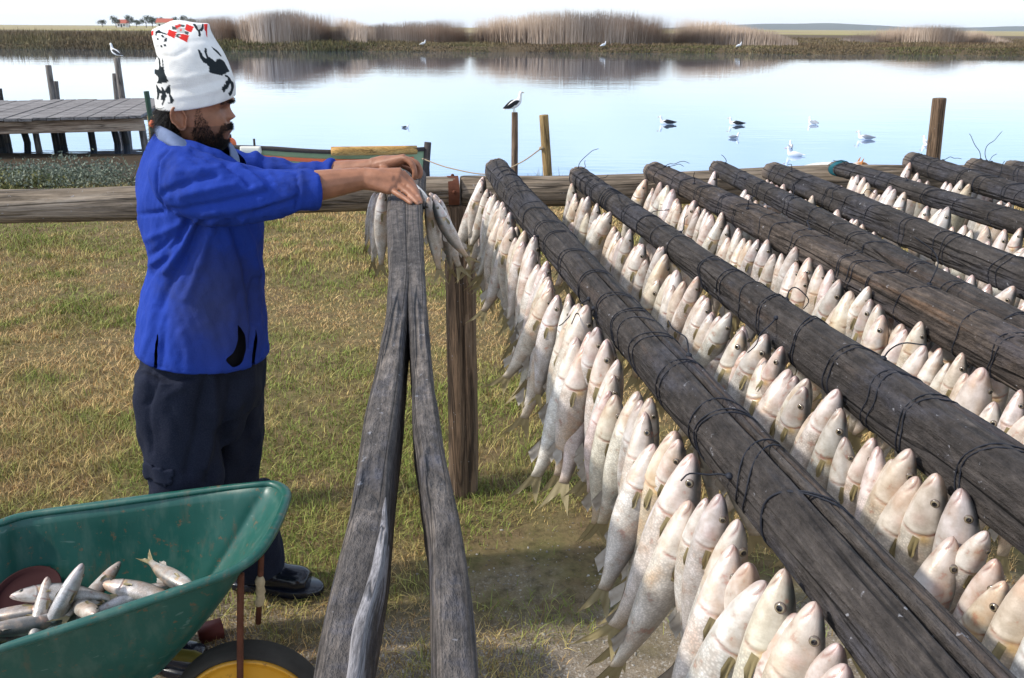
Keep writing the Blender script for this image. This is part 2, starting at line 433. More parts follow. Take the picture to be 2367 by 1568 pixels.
# reed beds
def reedbed(x0, x1, y0, depth, prof, n, seed, lab, tint=1.):
    r = np.random.default_rng(seed)
    x = x0+(x1-x0)*r.random(n); u = (x-x0)/(x1-x0); y = y0+depth*r.random(n)**1.3+1.5*np.sin(u*9)
    P = np.stack([x, y, height(x, y)], 1)
    hp = np.interp(u, prof[0], prof[1])
    hh = hp*(.55+.5*r.random(n)**.8)*(1+.07*wob(P, .25, seed))
    t = np.clip(r.random(n)*.8+.2*wob(P, .3, seed+1), 0, 1)
    c = lerp((.34, .25, .185), (.64, .52, .42), t)*tint
    return blades('reed_bed', P, np.maximum(hh, .05), .035+.07*r.random(n), .10, c, M_blade, seed, False, kind='stuff', label=lab)
f = lambda px: (px-1183.5)/2000*1.055
reedbed(f(500)*90, f(880)*90, 88.5, 7, ((0, .1, .3, .45, .6, .75, .88, 1), (2.4, 2.6, 2.85, 3.1, 3.15, 2.9, 2.5, 1.7)), 14000, 61, 'tall buff reed bed behind the beanie of the person')
reedbed(f(860)*100, f(1760)*100, 97, 9, ((0, .12, .3, .45, .6, .75, .88, .95, 1), (1.7, 2.3, 2.9, 3.4, 3.5, 3.0, 2.2, 1.5, .6)), 26000, 62, 'widest buff reed bed in the middle of the far bank', 1.0)
reedbed(f(1890)*120, f(2200)*120, 117, 9, ((0, .1, .25, .5, .75, .9, 1), (.4, 1.1, 1.8, 2.4, 1.9, 1.1, .4)), 8000, 63, 'small domed reed bed on the right of the far bank', .95)

# distant ridge
n = 60
hx = np.linspace(350, 2450, n); hy = 3000+0*hx
u = np.linspace(0, 1, n)
hz = .58*36*np.exp(-((u-.27)/.14)**2)+.58*22*np.exp(-((u-.62)/.2)**2)+4
rows = []
for dy, s in ((-400, 0), (-200, .62), (0, 1), (250, .7), (500, 0)): rows.append(np.stack([hx, hy+dy, hz*s-3+wob(np.stack([hx, hy+dy, 0*hx], 1), .004, 9)*2], 1))
o = mobj('hills', np.concatenate(rows), grid_faces(5, n, False), m_plain('hill', (.16, .17, .16), .95, .1)); o['kind'] = 'structure'

# trees on the far left fields and two farmhouses
M_leaf = NT('leaf'); M_leaf = M_leaf.set(Base_Color=M_leaf.vcol(), Roughness=.8, Specular_IOR_Level=.15)
M_bark = m_plain('bark', (.12, .09, .065), .9, .2, bump=.5)
def tree_meshes(seed, h, w, sparse):
    r = np.random.default_rng(seed); mb = MB()
    V, F = loft(spline([(0, 0, -.2), (.15, 0, h*.3), (-.1, .1, h*.62)], 7), np.linspace(.28, .1, 7), segs=8); mb.add(V, F)
    tips = []
    for i in range(7):
        a = r.random()*6.28; z0 = h*(.28+.3*r.random()); e = V3(math.cos(a)*w*.38*r.random()**.4, math.sin(a)*w*.38, z0+h*.25*(.5+r.random()))
        V, F = loft(spline([(0, 0, z0), e*.5+V3(0, 0, z0*.5+.1), e], 5), np.linspace(.12, .03, 5), segs=6); mb.add(V, F); tips.append(e)
    tr = new_mesh('trunk', mb.verts(), mb.F)
    n = sparse; ctr = np.array(tips+[V3(0, 0, h*.8), V3(w*.15, 0, h*.66)])
    ci = r.integers(len(ctr), size=n)
    P = ctr[ci]+r.normal(size=(n, 3))*V3(w*.13, w*.13, h*.085); P[:, 2] = np.clip(P[:, 2], h*.22, h)
    s = .16+.22*r.random(n)
    A = r.normal(size=(n, 3)); A /= np.linalg.norm(A, axis=1)[:, None]; B = np.cross(A, r.normal(size=(n, 3))); B /= np.linalg.norm(B, axis=1)[:, None]
    V = np.stack([P-A*s[:, None], P+B*s[:, None]*.6, P+A*s[:, None], P-B*s[:, None]*.6], 1).reshape(-1, 3)
    cc = lerp((.035, .05, .028), (.10, .115, .06), r.random(n))
    return tr, new_mesh('crown', V, np.arange(n*4).reshape(-1, 4), np.repeat(cc, 4, 0), None, False)
tv = [tree_meshes(70+i, h, w, 900) for i, (h, w) in enumerate(((7, 5.5), (6, 7), (8, 5)))]
GT = 'trees on the far left fields'
tl = [(237, 620, .85, 'low far tree leftmost of the row on the left horizon'), (268, 560, .95, 'narrow dark far tree second from the left on the horizon'),
      (300, 600, 1.0, 'round far tree left of the close far pair'), (316, 610, .85, 'small far tree touching the round one on its right'),
      (338, 590, 1.05, 'left tree of the close pair above the beanie'), (352, 600, .9, 'right tree of the close pair left of the red roof'),
      (372, 620, 1.15, 'tallest far tree standing right behind the red roofed farmhouse'), (408, 600, .95, 'left tree of the three far trees right of the farmhouse'),
      (426, 610, 1.0, 'middle tree of the three far trees right of the farmhouse'), (441, 600, 1.05, 'right tree of the three far trees right of the farmhouse'),
      (528, 640, .65, 'tiny far tree just left of the tall reeds'), (562, 650, .7, 'tiny far tree half hidden by the reed tops')]
for i, (px, yy, s, lab) in enumerate(tl):
    b = aty(px, 60, yy); b[2] = float(height(b[0], yy))
    t = thing('far_tree', lab, 'tree', b, GT); tr, cw = tv[(i*2+1) % 3]
    for nm, me, mt in (('trunk', tr, M_bark), ('crown', cw, M_leaf)):
        c_ = bpy.data.objects.new(nm, me); COL.objects.link(c_); c_.parent = t
        if not me.materials: me.materials.append(mt)
    t.scale = (s, s, s); t.rotation_euler.z = i*1.3
M_white = m_plain('whitewash', (.78, .76, .72), .8, .2, var=.05); M_roofr = m_plain('roof red', (.42, .11, .07), .8, .2)
M_roofg = m_plain('roof grey', (.5, .48, .46), .8, .2); M_dark = m_plain('dark glass', (.03, .035, .04), .3, .5)
def house(px, yy, w, d, h, roofm, lab):
    b = aty(px, 58, yy); b[2] = float(height(b[0], yy))
    t = thing('farmhouse', lab, 'house', b)
    mb = MB(); mb.add(*box(b+V3(0, 0, h/2), (w, d, h))); mb.build('wall', M_white, t, smooth=False)
    e = .4; z = h; V = [(-w/2-e, -d/2-e, z+.02), (w/2+e, -d/2-e, z+.02), (w/2+e, d/2+e, z+.02), (-w/2-e, d/2+e, z+.02), (-w/2-e, 0, z+2.4), (w/2+e, 0, z+2.4)]
    mobj('roof', np.array(V)+b, [(0, 1, 5, 4), (2, 3, 4, 5), (1, 2, 5), (3, 0, 4), (3, 2, 1, 0)], roofm, t, smooth=False)
    for q in (-.3, .3):
        mb = MB(); mb.add(*box(b+V3(q*w, -d/2-.03, h*.55), (1, .06, 1.2))); mb.build('window', M_dark, t, smooth=False)
    mb = MB(); mb.add(*box(b+V3(0, -d/2-.03, 1.05), (1, .06, 2.1))); mb.build('door', M_dark, t, smooth=False)
house(383, 560, 9, 6, 3.0, M_roofr, 'white farmhouse with a red roof on the left horizon')
house(490, 540, 11, 6, 2.6, M_roofg, 'long white farmhouse with a pale roof beside the beanie top')
house(284, 620, 6, 5, 2.6, M_roofr, 'small white farmhouse with red roof among the leftmost far trees')

# haze: the air over the marsh
k = NT('air'); k.t.nodes.remove(k.b)
pv = k.n('VolumePrincipled'); pv.inputs['Color'].default_value = (.86, .93, 1, 1); pv.inputs['Density'].default_value = .00011; pv.inputs['Anisotropy'].default_value = .3
k.t.links.new(pv.outputs[0], k.t.nodes['Material Output'].inputs['Volume'])
HAZE = k.m
# ------------------------------------------------------------------ wood
M_rail = m_wood('weathered rail', (.11, .085, .06), (.24, .185, .13), (.36, .30, .235), 1., .85)
M_post = m_wood('post wood', (.075, .048, .03), (.17, .108, .066), (.27, .19, .13), 1., .8, along='X')
M_pole = m_wood('dark smoked pole', (.024, .020, .0185), (.060, .051, .046), (.125, .107, .094), 1., .88, .4, .12, bump=.9, crack=.45, speck=.55)
M_pole2 = m_wood('brown smoked pole', (.034, .026, .022), (.085, .065, .052), (.19, .148, .118), 1., .88, .3, .3, bump=.9, crack=.5, speck=.4)
M_split = m_wood('split pole', (.06, .052, .048), (.135, .118, .108), (.27, .235, .205), 1., .8, .45, .5)
M_pale = m_wood('bleached sapwood', (.24, .23, .24), (.40, .385, .395), (.52, .5, .5), 1., .8)
M_pile = m_wood('grey pile', (.10, .085, .075), (.21, .18, .155), (.32, .285, .25), .6, .85)
M_pileb = m_wood('wet black pile', (.012, .011, .01), (.03, .026, .022), (.06, .05, .042), .6, .6)
M_yellow = m_wood('yellow post', (.18, .11, .045), (.34, .22, .09), (.45, .33, .16), .7, .8)
M_deck = m_wood('deck plank', (.13, .115, .11), (.235, .215, .205), (.33, .31, .30), .5, .85)
M_beam = m_wood('jetty beam', (.20, .13, .085), (.36, .27, .2), (.46, .37, .29), .5, .85)

def axis_matrix(A, B):
    A = Vector(A); X = (Vector(B)-A); L = X.length; X.normalize()
    up = Vector((0, 0, 1)) if abs(X.z) < .9 else Vector((0, -1, 0))
    Yv = up.cross(X).normalized(); Zv = X.cross(Yv)
    M = Matrix((X, Yv, Zv)).transposed().to_4x4(); M.translation = A
    return M, L
class Log:
    """a round or squared log, its length along local X; theta 0 = +Y, 90 = up"""
    def __init__(s, A, B, r0, r1, seed=1, amp=.005, power=2., bow=0., cracks=(), fl=1., sag=0., dents=()):
        s.M, s.L = axis_matrix(A, B); s.r0, s.r1, s.seed, s.amp, s.pw, s.bow, s.fl, s.sag = r0, r1, seed, amp, power, bow, fl, sag
        s.cracks = cracks; s.dents = dents
    def surf(s, u, th, extra=0., detail=True):
        u = np.asarray(u, float); th = np.asarray(th, float); u, th = np.broadcast_arrays(u, th)
        r = s.r0+(s.r1-s.r0)*u/s.L
        c, n = np.cos(th), np.sin(th)
        pr = 1/(np.abs(c)**s.pw+np.abs(n)**s.pw)**(1/s.pw)
        Q = np.stack([u.ravel()*.8, c.ravel()*.6, n.ravel()*.6], 1)
        rr = r*pr+(s.amp*fbm(Q, .55, s.seed, 2)).reshape(u.shape)
        if detail:
            Q2 = np.stack([u.ravel()*.35, c.ravel()*2.2, n.ravel()*2.2], 1)
            rr = rr+(.0014*wob(Q2, 1.3, s.seed+5)+.0009*wob(Q2*V3(4, 1, 1), 3.1, s.seed+6)).reshape(u.shape)
            for (t0, wv, u0, u1, w, d) in s.cracks:
                tc_ = t0+wv*np.sin(u*5+t0)+.4*wv*np.sin(u*17)+.012*np.sin(u*61+t0)
                dth = (th-tc_+math.pi) % (2*math.pi)-math.pi
                ends = sstep(u0, u0+.25, u)*(1-sstep(u1-.05, u1, u)) if u1 < s.L else sstep(u0, u0+.3, u)
                ww = w*(.35+.65*ends)
                rr = rr-d*ends*np.exp(-(dth/ww)**6)
        rr = rr+extra
        y = rr*c+s.bow*np.sin(math.pi*u/s.L)+.012*np.sin(u*2.1+s.seed)*(s.amp/.005)*.5; z = rr*n*s.fl-s.sag*np.sin(math.pi*u/s.L)+.008*np.sin(u*2.7+s.seed*2)*(s.amp/.005)*.5
        return np.stack([u, y, z], -1)
    def axis(s, u): return np.array(s.M @ Vector((s.surf(u, 0)+s.surf(u, math.pi)).tolist()))/1 if False else np.array(s.M @ Vector(((s.surf(u, 0., detail=False)+s.surf(u, math.pi, detail=False))/2).tolist()))
    def rad(s, u): return s.r0+(s.r1-s.r0)*u/s.L
    def build(s, name, m, parent=None, segs=28, rows=44, **props):
        us = np.concatenate([[0, 0, .004], np.linspace(.015, s.L-.015, rows), [s.L-.004, s.L, s.L]])
        th = np.linspace(0, 2*math.pi, segs, endpoint=False)
        U, T = np.meshgrid(us, th, indexing='ij')
        P = s.surf(U, T)
        ax = (P.mean(1))[:, None]
        for i, f in ((0, .55), (1, .93), (2, .975), (-3, .975), (-2, .93), (-1, .55)): P[i] = ax[i]+(P[i]-ax[i])*f
        V = P.reshape(-1, 3); F = grid_faces(len(us), segs); a = len(V)
        V = np.vstack([V, ax[0][0], ax[-1][0]])
        F += [(a, (j+1) % segs, j) for j in range(segs)]+[(a+1, (len(us)-1)*segs+j, (len(us)-1)*segs+(j+1) % segs) for j in range(segs)]
        me = new_mesh(name, V, F); o = bpy.data.objects.new(name, me); COL.objects.link(o); me.materials.append(m)
        o.matrix_world = s.M
        if parent is not None:
            o.parent = parent; o.matrix_parent_inverse = Matrix.Translation(parent.location).inverted()
        for k_, v in props.items(): o[k_] = v
        return o

# ------------------------------------------------------------------ jetty and piles
t = thing('jetty', 'low grey plank jetty on dark piles at the left bank', 'jetty', (-10, 17, WATER))
JA, JB = V3(-9.35, 15.02, .33), V3(-6.62, 15.86, .33)      # front edge of the deck
ex = (JB-JA)/np.linalg.norm(JB-JA); JW = V3(-.95, 4.05, 0)
JA = JA-ex*4.6; LJ = np.linalg.norm(JB-JA)
npk = 34; w = LJ/npk
for i in range(npk):
    a = JA+ex*(i*w); jj = rnd.uniform(-.05, .05)
    q = [a-JW*.012*(1+jj*3), a+ex*(w-.018)-JW*.012*(1+jj*3), a+ex*(w-.018)+JW*(1+jj), a+JW*(1+jj)]
    zz = rnd.uniform(-.008, .012)
    V = [p_+V3(0, 0, zz) for p_ in q]+[p_+V3(0, 0, zz-.045) for p_ in q]
    V = np.array(V)
    mobj('deck_plank', V, [(0, 1, 2, 3), (7, 6, 5, 4), (0, 4, 5, 1), (1, 5, 6, 2), (2, 6, 7, 3), (3, 7, 4, 0)], M_deck, t, smooth=False)
for kx in (.02, .5, .97):
    A = JA+JW*kx+V3(0, 0, -.16); B = JB+JW*kx+V3(0, 0, -.16)
    Mx, L = axis_matrix(A, B)
    V, F = box((L/2, 0, 0), (L, .09, .21)); o = mobj('beam', V, F, M_beam, None, smooth=False); o.matrix_world = Mx
    o.parent = t; o.matrix_parent_inverse = Matrix.Translation(t.location).inverted()
for i, (px, py, kk, dk) in enumerate([(8, 340, 0, 1), (20, 330, .02, 0), (70, 330, .5, 1), (92, 350, .02, 0), (132, 335, .5, 1), (145, 335, .52, 1), (215, 335, .5, 1), (276, 332, .9, 1), (297, 332, .92, 1), (338, 345, 0, 0)]):
    b = atz(px, py, -.35); b[2] = -.75
    lg = Log(b, b+V3(rnd.uniform(-.12, .02), 0, .86), .065, .06, 30+i, .004); lg.build('pile', M_pileb if dk else M_pile, t, 12, 8)
def pile(px0, py0, px1, py1, Yd, r, m, lab, seed, zb=None, name='mooring_post', group=None, cat='post'):
    A = aty(px1, py1, Yd); B = aty(px0, py0, Yd)
    d = (B-A)/(B[2]-A[2]); zb = -.9 if zb is None else zb
    A = A+d*(zb-A[2])
    lg = Log(A, B, r*1.05, r*.97, seed, .004); o = lg.build(name, m, None, 20, 16); tag(o, lab, cat, group); return o, B
pile(112, 151, 123, 231, 20, .062, M_pile, 'tall grey post leaning left behind the jetty, without a bird', 41, group='posts behind the jetty')
pile(129, 188, 133, 231, 20.2, .052, M_pile, 'shortest grey post just right of the tall bare one behind jetty', 42, group='posts behind the jetty')
_, gullA = pile(269, 134, 284, 230, 20, .068, M_pile, 'tallest leaning grey post with a gull standing on it', 43, group='posts behind the jetty')
pile(264, 170, 271, 230, 20.2, .055, M_pile, 'short dark post tight beside the post carrying a gull', 44, group='posts behind the jetty')
pile(-2, 205, 3, 236, 19.5, .05, M_pileb, 'dark reddish post cut by the left edge above the jetty', 45, group='posts behind the jetty')
_, gullB = pile(1189, 260, 1189, 405, 11.6, .043, M_post, 'thin dark brown post with a black backed gull on top', 46, -.8)
pB_top = pile(1257, 266, 1266, 412, 11.3, .058, M_yellow, 'stout yellowish post with a rope tied to it', 47, -.8)[1]
pile(2172, 227, 2156, 372, 8.0, .062, M_post, 'leaning square-topped brown post rising behind the right poles', 48, -.2)
pile(356, 268, 362, 330, 15.3, .105, M_yellow, 'thick yellow-brown corner post at the jetty end', 49, -.9)
M_green = m_plain('dark green paint', (.012, .05, .028), .45, .5, var=.4)
pile(338, 211, 357, 318, 14.2, .042, M_green, 'dark green painted pole leaning at the end of the jetty', 50, -.8)

# ------------------------------------------------------------------ boat at the bank
BX = thing('rowing_boat', 'pale green wooden boat with an orange rubbing strake moored at the bank', 'boat', (-3.6, 12.4, WATER))
M_hull = m_plain('hull green', (.27, .37, .21), .55, .4, var=.18, nscale=5); M_orange = m_plain('orange paint', (.75, .16, .06), .5, .4)
M_bdark = m_plain('dark gunwale', (.05, .04, .035), .7, .3, var=.5, nscale=30); M_tube = m_wood('ochre roll', (.42, .22, .06), (.55, .31, .09), (.62, .40, .15), .6, .6)
S0 = aty(972, 385, 12.3); xs_b = np.linspace(-1.27, -4.85, 26)
def boat_sec(x):
    u = (-1.27-x)/3.58
    hw_ = .78*math.sin(min(1, u*1.25+.015)*math.pi*.5)**.8*(1 if u < .75 else 1-.35*((u-.75)/.25)**2)
    zt = .285-.05*math.sin(min(1, u*1.6)*math.pi)+.05*max(0, u-.6)
    return hw_, zt
YC, BK = 12.53, .5
def heel(P): P = np.array(P, float); P[..., 2] -= (P[..., 1]-12.14)*.14; return P
rows = []
for x in xs_b:
    hw_, zt = boat_sec(x); r_ = []
    for a in np.linspace(-1, 1, 17):
        s_ = abs(a); y_ = np.sign(a)*hw_*min(1, (s_*1.25))**.8; z_ = -.68+(zt+.68)*max(0, (s_-.28)/.72)**1.1
        r_.append((x, YC+y_*BK, z_))
    rows.append(r_)
mobj('hull', heel(rows).reshape(-1, 3), grid_faces(26, 17, False), M_hull, BX)
for sg in (-1, 1):
    P = heel([(x, YC+sg*(boat_sec(x)[0]*BK+.010), boat_sec(x)[1]-.02) for x in xs_b])
    V, F = loft(P, .030, .030, 8, True, 3.5); mobj('gunwale', V, F, M_bdark, BX)
    P = heel([(x, YC+sg*(boat_sec(x)[0]*BK+.014), boat_sec(x)[1]-.145) for x in xs_b[1:]])
    V, F = loft(P, .012, .027, 8, True, 3.5); mobj('rubbing_strake', V, F, M_orange, BX)
V, F = loft(heel([(-1.235, YC, -.62), (-1.25, YC, .0), (-1.215, YC, .36)]), .045, .05, 8, True, 4); mobj('stem_post', V, F, M_bdark, BX)
ta, tb = aty(766, 350, 12.12), aty(963, 347, 12.5)
V, F = loft(spline([ta, (ta+tb)/2, tb], 8), .062, None, 14); o = mobj('ochre_tube', V, F, M_tube, None); tag(o, 'ochre rolled tube lying along the boat edge near its bow', 'tube')
pc = aty(580, 347, 12.1); V, F = voxelize([loft([pc-V3(.14, 0, 0), pc, pc+V3(.14, 0, 0)], .05, .05, 10, True, 4)], .012, 3)[:2]
o = mobj('white_cloth', V, F, m_plain('cloth white', (.72, .7, .62), .9, .1)); tag(o, 'off-white folded cloth over the boat edge right of the beard', 'cloth')
V, F = loft([aty(589, 345, 12.3), aty(587, 321, 12.3)], .016, None, 8); mobj('thole_pin', V, F, M_bdark, BX)
for (px, py, Yb, r_, lab) in ((534, 333, 12.4, .075, 'orange ball fender on the boat just behind the bearded chin'), (353, 287, 13.6, .055, 'small orange float behind the jetty pole, left of the hair')):
    c_ = aty(px, py, Yb); V, F = ell(c_, (r_, r_, r_*1.2)); f_ = mobj('fender', V, F, M_orange); tag(f_, lab, 'buoy')
    V, F = loft([c_+V3(0, 0, r_*1.1), c_+V3(0, 0, r_*1.1+.05)], .018, None, 8); mobj('fender_neck', V, F, M_bdark, f_)
def tube(P, r, segs=6, n=None):
    P = spline(P, n) if n else np.asarray(P, float); return loft(P, r, None, segs)
M_rope = m_plain('rope', (.36, .27, .17), .9, .1, bump=.4)
ra = aty(976, 367, 12.3); rb = aty(1252, 343, 11.25); mid = aty(1130, 403, 11.7)
V, F = tube([ra, aty(1040, 389, 12.0), mid, aty(1200, 378, 11.45), rb], .0085, 6, 40)
rp = mobj('mooring_rope', V, F, M_rope); tag(rp, 'thin sagging rope from the boat bow to the yellow post', 'rope')
V, F = ell(rb, (.035, .03, .025), nu=10, nv=7); mobj('knot', V, F, M_rope, rp)
V, F = ell(ra+V3(.06, -.02, -.01), (.05, .02, .022), nu=10, nv=7); mobj('shackle', V, F, M_bdark, rp)

# bushes at the left bank
M_bushl = NT('bush leaf'); M_bushl = M_bushl.set(Base_Color=M_bushl.vcol(), Roughness=.75, Specular_IOR_Level=.2)
def bush(px, Yb, w, h, seed, lab, ca, cb):
    r = np.random.default_rng(seed); b = aty(px, 400, Yb); b[2] = float(height(b[0], b[1]))-.03
    t = thing('bush', lab, 'bush', b, 'low bushes on the left bank'); mb = MB(); ends = []
    for i in range(38):
        a = r.random()*6.283; e = b+V3(math.cos(a)*w*r.random()**.6, math.sin(a)*w*.7*r.random()**.6, h*(.35+.65*r.random()))
        V, F = loft(spline([b+V3(0, 0, 0)+.15*(e-b)*V3(1, 1, 0), b*.5+e*.5+r.normal(size=3)*.03, e], 5), np.linspace(.007, .0025, 5), None, 5); mb.add(V, F); ends.append(e)
    mb.build('stem', M_bark, t)
    n = 3600; E_ = np.array(ends)[r.integers(38, size=n)]; P = E_+r.normal(size=(n, 3))*V3(w*.14, w*.14, h*.13); P[:, 2] = np.maximum(P[:, 2], b[2]+.01)
    s = .014+.016*r.random(n); A = r.normal(size=(n, 3)); A[:, 2] += .8; A /= np.linalg.norm(A, axis=1)[:, None]; B = np.cross(A, r.normal(size=(n, 3))); B /= np.linalg.norm(B, axis=1)[:, None]
    V = np.stack([P-A*s[:, None], P+B*s[:, None]*.4, P+A*s[:, None], P-B*s[:, None]*.4], 1).reshape(-1, 3)
    c = lerp(ca, cb, r.random(n))
    mobj('leaves', V, np.arange(n*4).reshape(-1, 4), M_bushl, t, np.repeat(c, 4, 0), None, False)
bush(30, 10.2, .8, .25, 81, 'leftmost olive bush above the left rail', (.07, .09, .03), (.22, .2, .07))
bush(105, 11.2, .95, .32, 82, 'grey-green bush below the jetty, second from the left', (.09, .12, .085), (.24, .27, .21))
bush(175, 10.6, .9, .27, 83, 'silvery bush in the middle of the left bank', (.10, .12, .08), (.25, .27, .2))
bush(245, 9.6, .75, .16, 84, 'low straggly bush nearest the blue jacket', (.1, .1, .04), (.28, .22, .1))
bush(305, 9.4, .55, .12, 85, 'tiny tuft of a bush against the back of the jacket', (.1, .1, .05), (.28, .24, .12))

# ------------------------------------------------------------------ rack: rails and posts
RZ = 1.25
RA_ = atz(0, 475, RZ); RM = atz(1047, 447, RZ); RE = atz(2092, 427, RZ)
d0 = (RM-RA_)/np.linalg.norm(RM-RA_); d1 = (RE-RM)/np.linalg.norm(RE-RM)
railL = Log(RA_-d0*1.1, RM+d0*.02, .062, .057, 51, .006, cracks=((2.4, .1, .3, 2.4, .05, .006), (1.2, .12, .8, 2.9, .05, .005)))
o = railL.build('rail', M_rail, None, 40, 70); tag(o, 'weathered grey log rail running left behind the person', 'rail', 'log rails of the drying rack')
mb = MB()
for q in ((160, 467, .006), (640, 455, .008), (318, 445, .005)): pass
railR = Log(RM+d1*.03, RE+d1*2.2, .06, .066, 52, .007, cracks=((2.2, .12, .2, 3.2, .05, .006),), sag=-.01)
o = railR.build('rail', M_rail, None, 36, 70); tag(o, 'weathered brown log rail carrying the far ends of the wrapped poles', 'rail', 'log rails of the drying rack')
M_rust = m_plain('rust', (.11, .04, .022), .85, .2, var=.5, nscale=40, bump=.4)
c_ = RM+d1*.0; Mx, _ = axis_matrix(c_, c_+d1)
th = np.linspace(1.25, 3.7, 16); pf = []
for rr in (.061, .066):
    for xx in (-.021, .021): pf.append([np.array(Mx @ Vector((xx, math.cos(a)*rr, math.sin(a)*rr))) for a in th])
pf = np.array(pf).transpose(1, 0, 2)[:, [0, 1, 3, 2]]
V = pf.reshape(-1, 3); F = grid_faces(16, 4)+[(3, 2, 1, 0), (60, 61, 62, 63)]
st = mobj('rail_strap', V, F, M_rust, smooth=False); tag(st, 'rusty iron strap bent over the joint of the two rails', 'strap')
for a in (1.5, 2.9):
    V, F = ell(np.array(Mx @ Vector((0, math.cos(a)*.067, math.sin(a)*.067))), (.007, .007, .007), nu=10, nv=6); mobj('bolt', V, F, M_rust, st)
pb = V3(-.2, 3.2, -.35); pt_ = RM+V3(.02, .01, -.045)
post = Log(pb, pt_, .062, .06, 53, .004, 2.6, cracks=((1.75, .06, .1, 1.5, .07, .01), (.9, .05, .2, 1.5, .04, .005)))
o = post.build('rail_post', M_post, None, 40, 50); tag(o, 'upright brown post under the joint of the rails', 'post')
b = RA_-d0*.75; Log((b[0], b[1], -.3), b+V3(0, 0, -.04), .06, .06, 54, .004).build('rail_post', M_post, None, 20, 20, label='brown post under the left end of the grey rail', category='post')
b = RE+d1*1.2; Log((b[0], b[1], -.3), b+V3(0, 0, -.04), .06, .06, 55, .004).build('rail_post', M_post, None, 20, 20, label='brown post under the right end of the back rail', category='post')

# near rail, below the frame, that carries the near ends of the poles
NR0, NR1 = V3(-.42, .36, 1.248), V3(2.6, .40, 1.248)
Log(NR0, NR1, .06, .06, 56, .005).build('rail', M_rail, None, 20, 24, label='near log rail under the near ends of the poles', category='rail', group='log rails of the drying rack')
for u_ in (.06, .5, .95):
    b = NR0+(NR1-NR0)*u_; Log((b[0], b[1], -.3), b+V3(0, 0, -.04), .055, .055, 57+int(u_*10), .004).build('rail_post', M_post, None, 16, 12, label='post holding up the near rail', category='post', group='posts under the near rail')

# ------------------------------------------------------------------ poles
PZ = 1.352
pole_px = [  # far end, a second point on the axis, r far, r near, power, flat
    ((1152, 398), (1916, 1294), .043, .042, 2.05, 1.0, M_pole),
    ((1344, 412), (2132, 983), .033, .047, 2.2, 1.0, M_pole),
    ((1512, 394), (2367, 832), .034, .049, 3.2, .92, M_pole2),
    ((1660, 391), (2367, 760), .030, .037, 2.9, .9, M_pole),
    ((1783, 397), (2367, 638), .036, .044, 2.3, .95, M_pole),
    ((1935, 389), (2102, 440), .029, .037, 2.1, 1.0, M_pole),
    ((2112, 377), (2367, 453), .035, .041, 2.1, 1.0, M_pole),
    ((2258, 392), (2367, 424), .033, .036, 2.1, 1.0, M_pole),
    ((2352, 390), (2367, 395), .032, .036, 2.1, 1.0, M_pole)]
pole_names = ['nearest wrapped pole', 'second wrapped pole', 'third wrapped pole', 'fourth wrapped pole', 'fifth wrapped pole', 'sixth wrapped pole', 'seventh wrapped pole', 'eighth wrapped pole', 'ninth wrapped pole']
pole_labels = ['long dark round pole nearest the split one, cracked at its near end, wrapped in twine',
    'second twine-wrapped pole, dark with orange scrapes along its near part',
    'third twine-wrapped pole, squared brown timber with a pale flat top',
    'fourth twine-wrapped pole, thin and dark with a rounded pale end',
    'fifth twine-wrapped pole, thick round and dark grey with bumpy far end',
    'sixth twine-wrapped pole with teal twine round its far end, dog behind it',
    'seventh twine-wrapped pole, its far end left of the leaning brown post',
    'eighth wrapped pole, short stretch in view at the upper right',
    'last pole end at the right edge of the picture']
POLES = []
pole_end(M_pole); pole_end(M_pole2)
M_twine = m_plain('navy twine', (.012, .014, .022), .65, .35, bump=.3, bscale=400)
M_teal = m_plain('teal twine', (.015, .11, .14), .7, .3)
az_mean = R(-7.5)
for i, (a, b, r0, r1, pw, fl, m) in enumerate(pole_px):
    A = atz(*a, 1.311+r0); B = atz(*b, 1.311+r0); d = (B-A)/np.linalg.norm(B-A)
    if i >= 5: d = V3(math.sin(R(7.5+ (i-5)*.0)), -math.cos(R(7.5)), 0) if i > 6 else d
    A = A-d*.03; L = (A[1]-.28)/-d[1]
    if i == 0:
        cr_ = ((1.72, .02, 1.35, 9, .085, .046), (1.02, .03, 1.75, 9, .05, .010), (1.35, .03, 1.9, 9, .04, .010))
    elif i in (1, 2): cr_ = ((1.15, .03, 1.2, 9, .03, .006), (2.2, .03, .9, 2.2, .025, .005))
    else: cr_ = ((1.9, .03, .6, 2.2, .03, .004),)
    lg = Log(A, A+d*L, r0, r1, 60+i, .0045 if i != 4 else .007, pw, 0, cr_, fl)
    o = lg.build('drying_pole', m, None, (220 if i == 0 else 110) if i < 3 else 48, 150 if i < 3 else 60)
    tag(o, pole_labels[i], 'pole', 'twine-wrapped drying poles'); lg.o = o; POLES.append(lg)
def twine_loop(lg, u0, slant, r=.00105, m=None, name='twine_loop', tail=None, dbl=False):
    th = np.linspace(0, 2*math.pi, 40); u = u0+slant*np.cos(th)+.004*np.sin(3*th+u0*40)
    u = np.clip(u, .006, lg.L-.006)
    P = lg.surf(u, th, .0012, False)
    V, F = loft(P, r, None, 6)
    o = mobj(name, V, F, m or M_twine); o.parent = lg.o; return o
def twine_end(lg, u0, th, le, curl, seed, m=None):
    r = np.random.default_rng(seed); p = lg.surf(u0, th, .001, False); out = lg.surf(u0, th, .05, False)-p; out /= np.linalg.norm(out)
    P = [p]; dr = out*.8+r.normal(size=3)*.5; dr /= np.linalg.norm(dr)
    for k_ in range(5):
        P.append(P[-1]+dr*le/5); dr = dr+r.normal(size=3)*curl+V3(0, 0, -.12); dr /= np.linalg.norm(dr)
    V, F = tube(P, np.linspace(.0014, .001, 14), 5, 14); mb = MB().add(V, F); V, F = ell(p, (.006, .005, .004), nu=8, nv=6); mb.add(V, F)
    o = mb.build('twine_end', m or M_twine); o.parent = lg.o
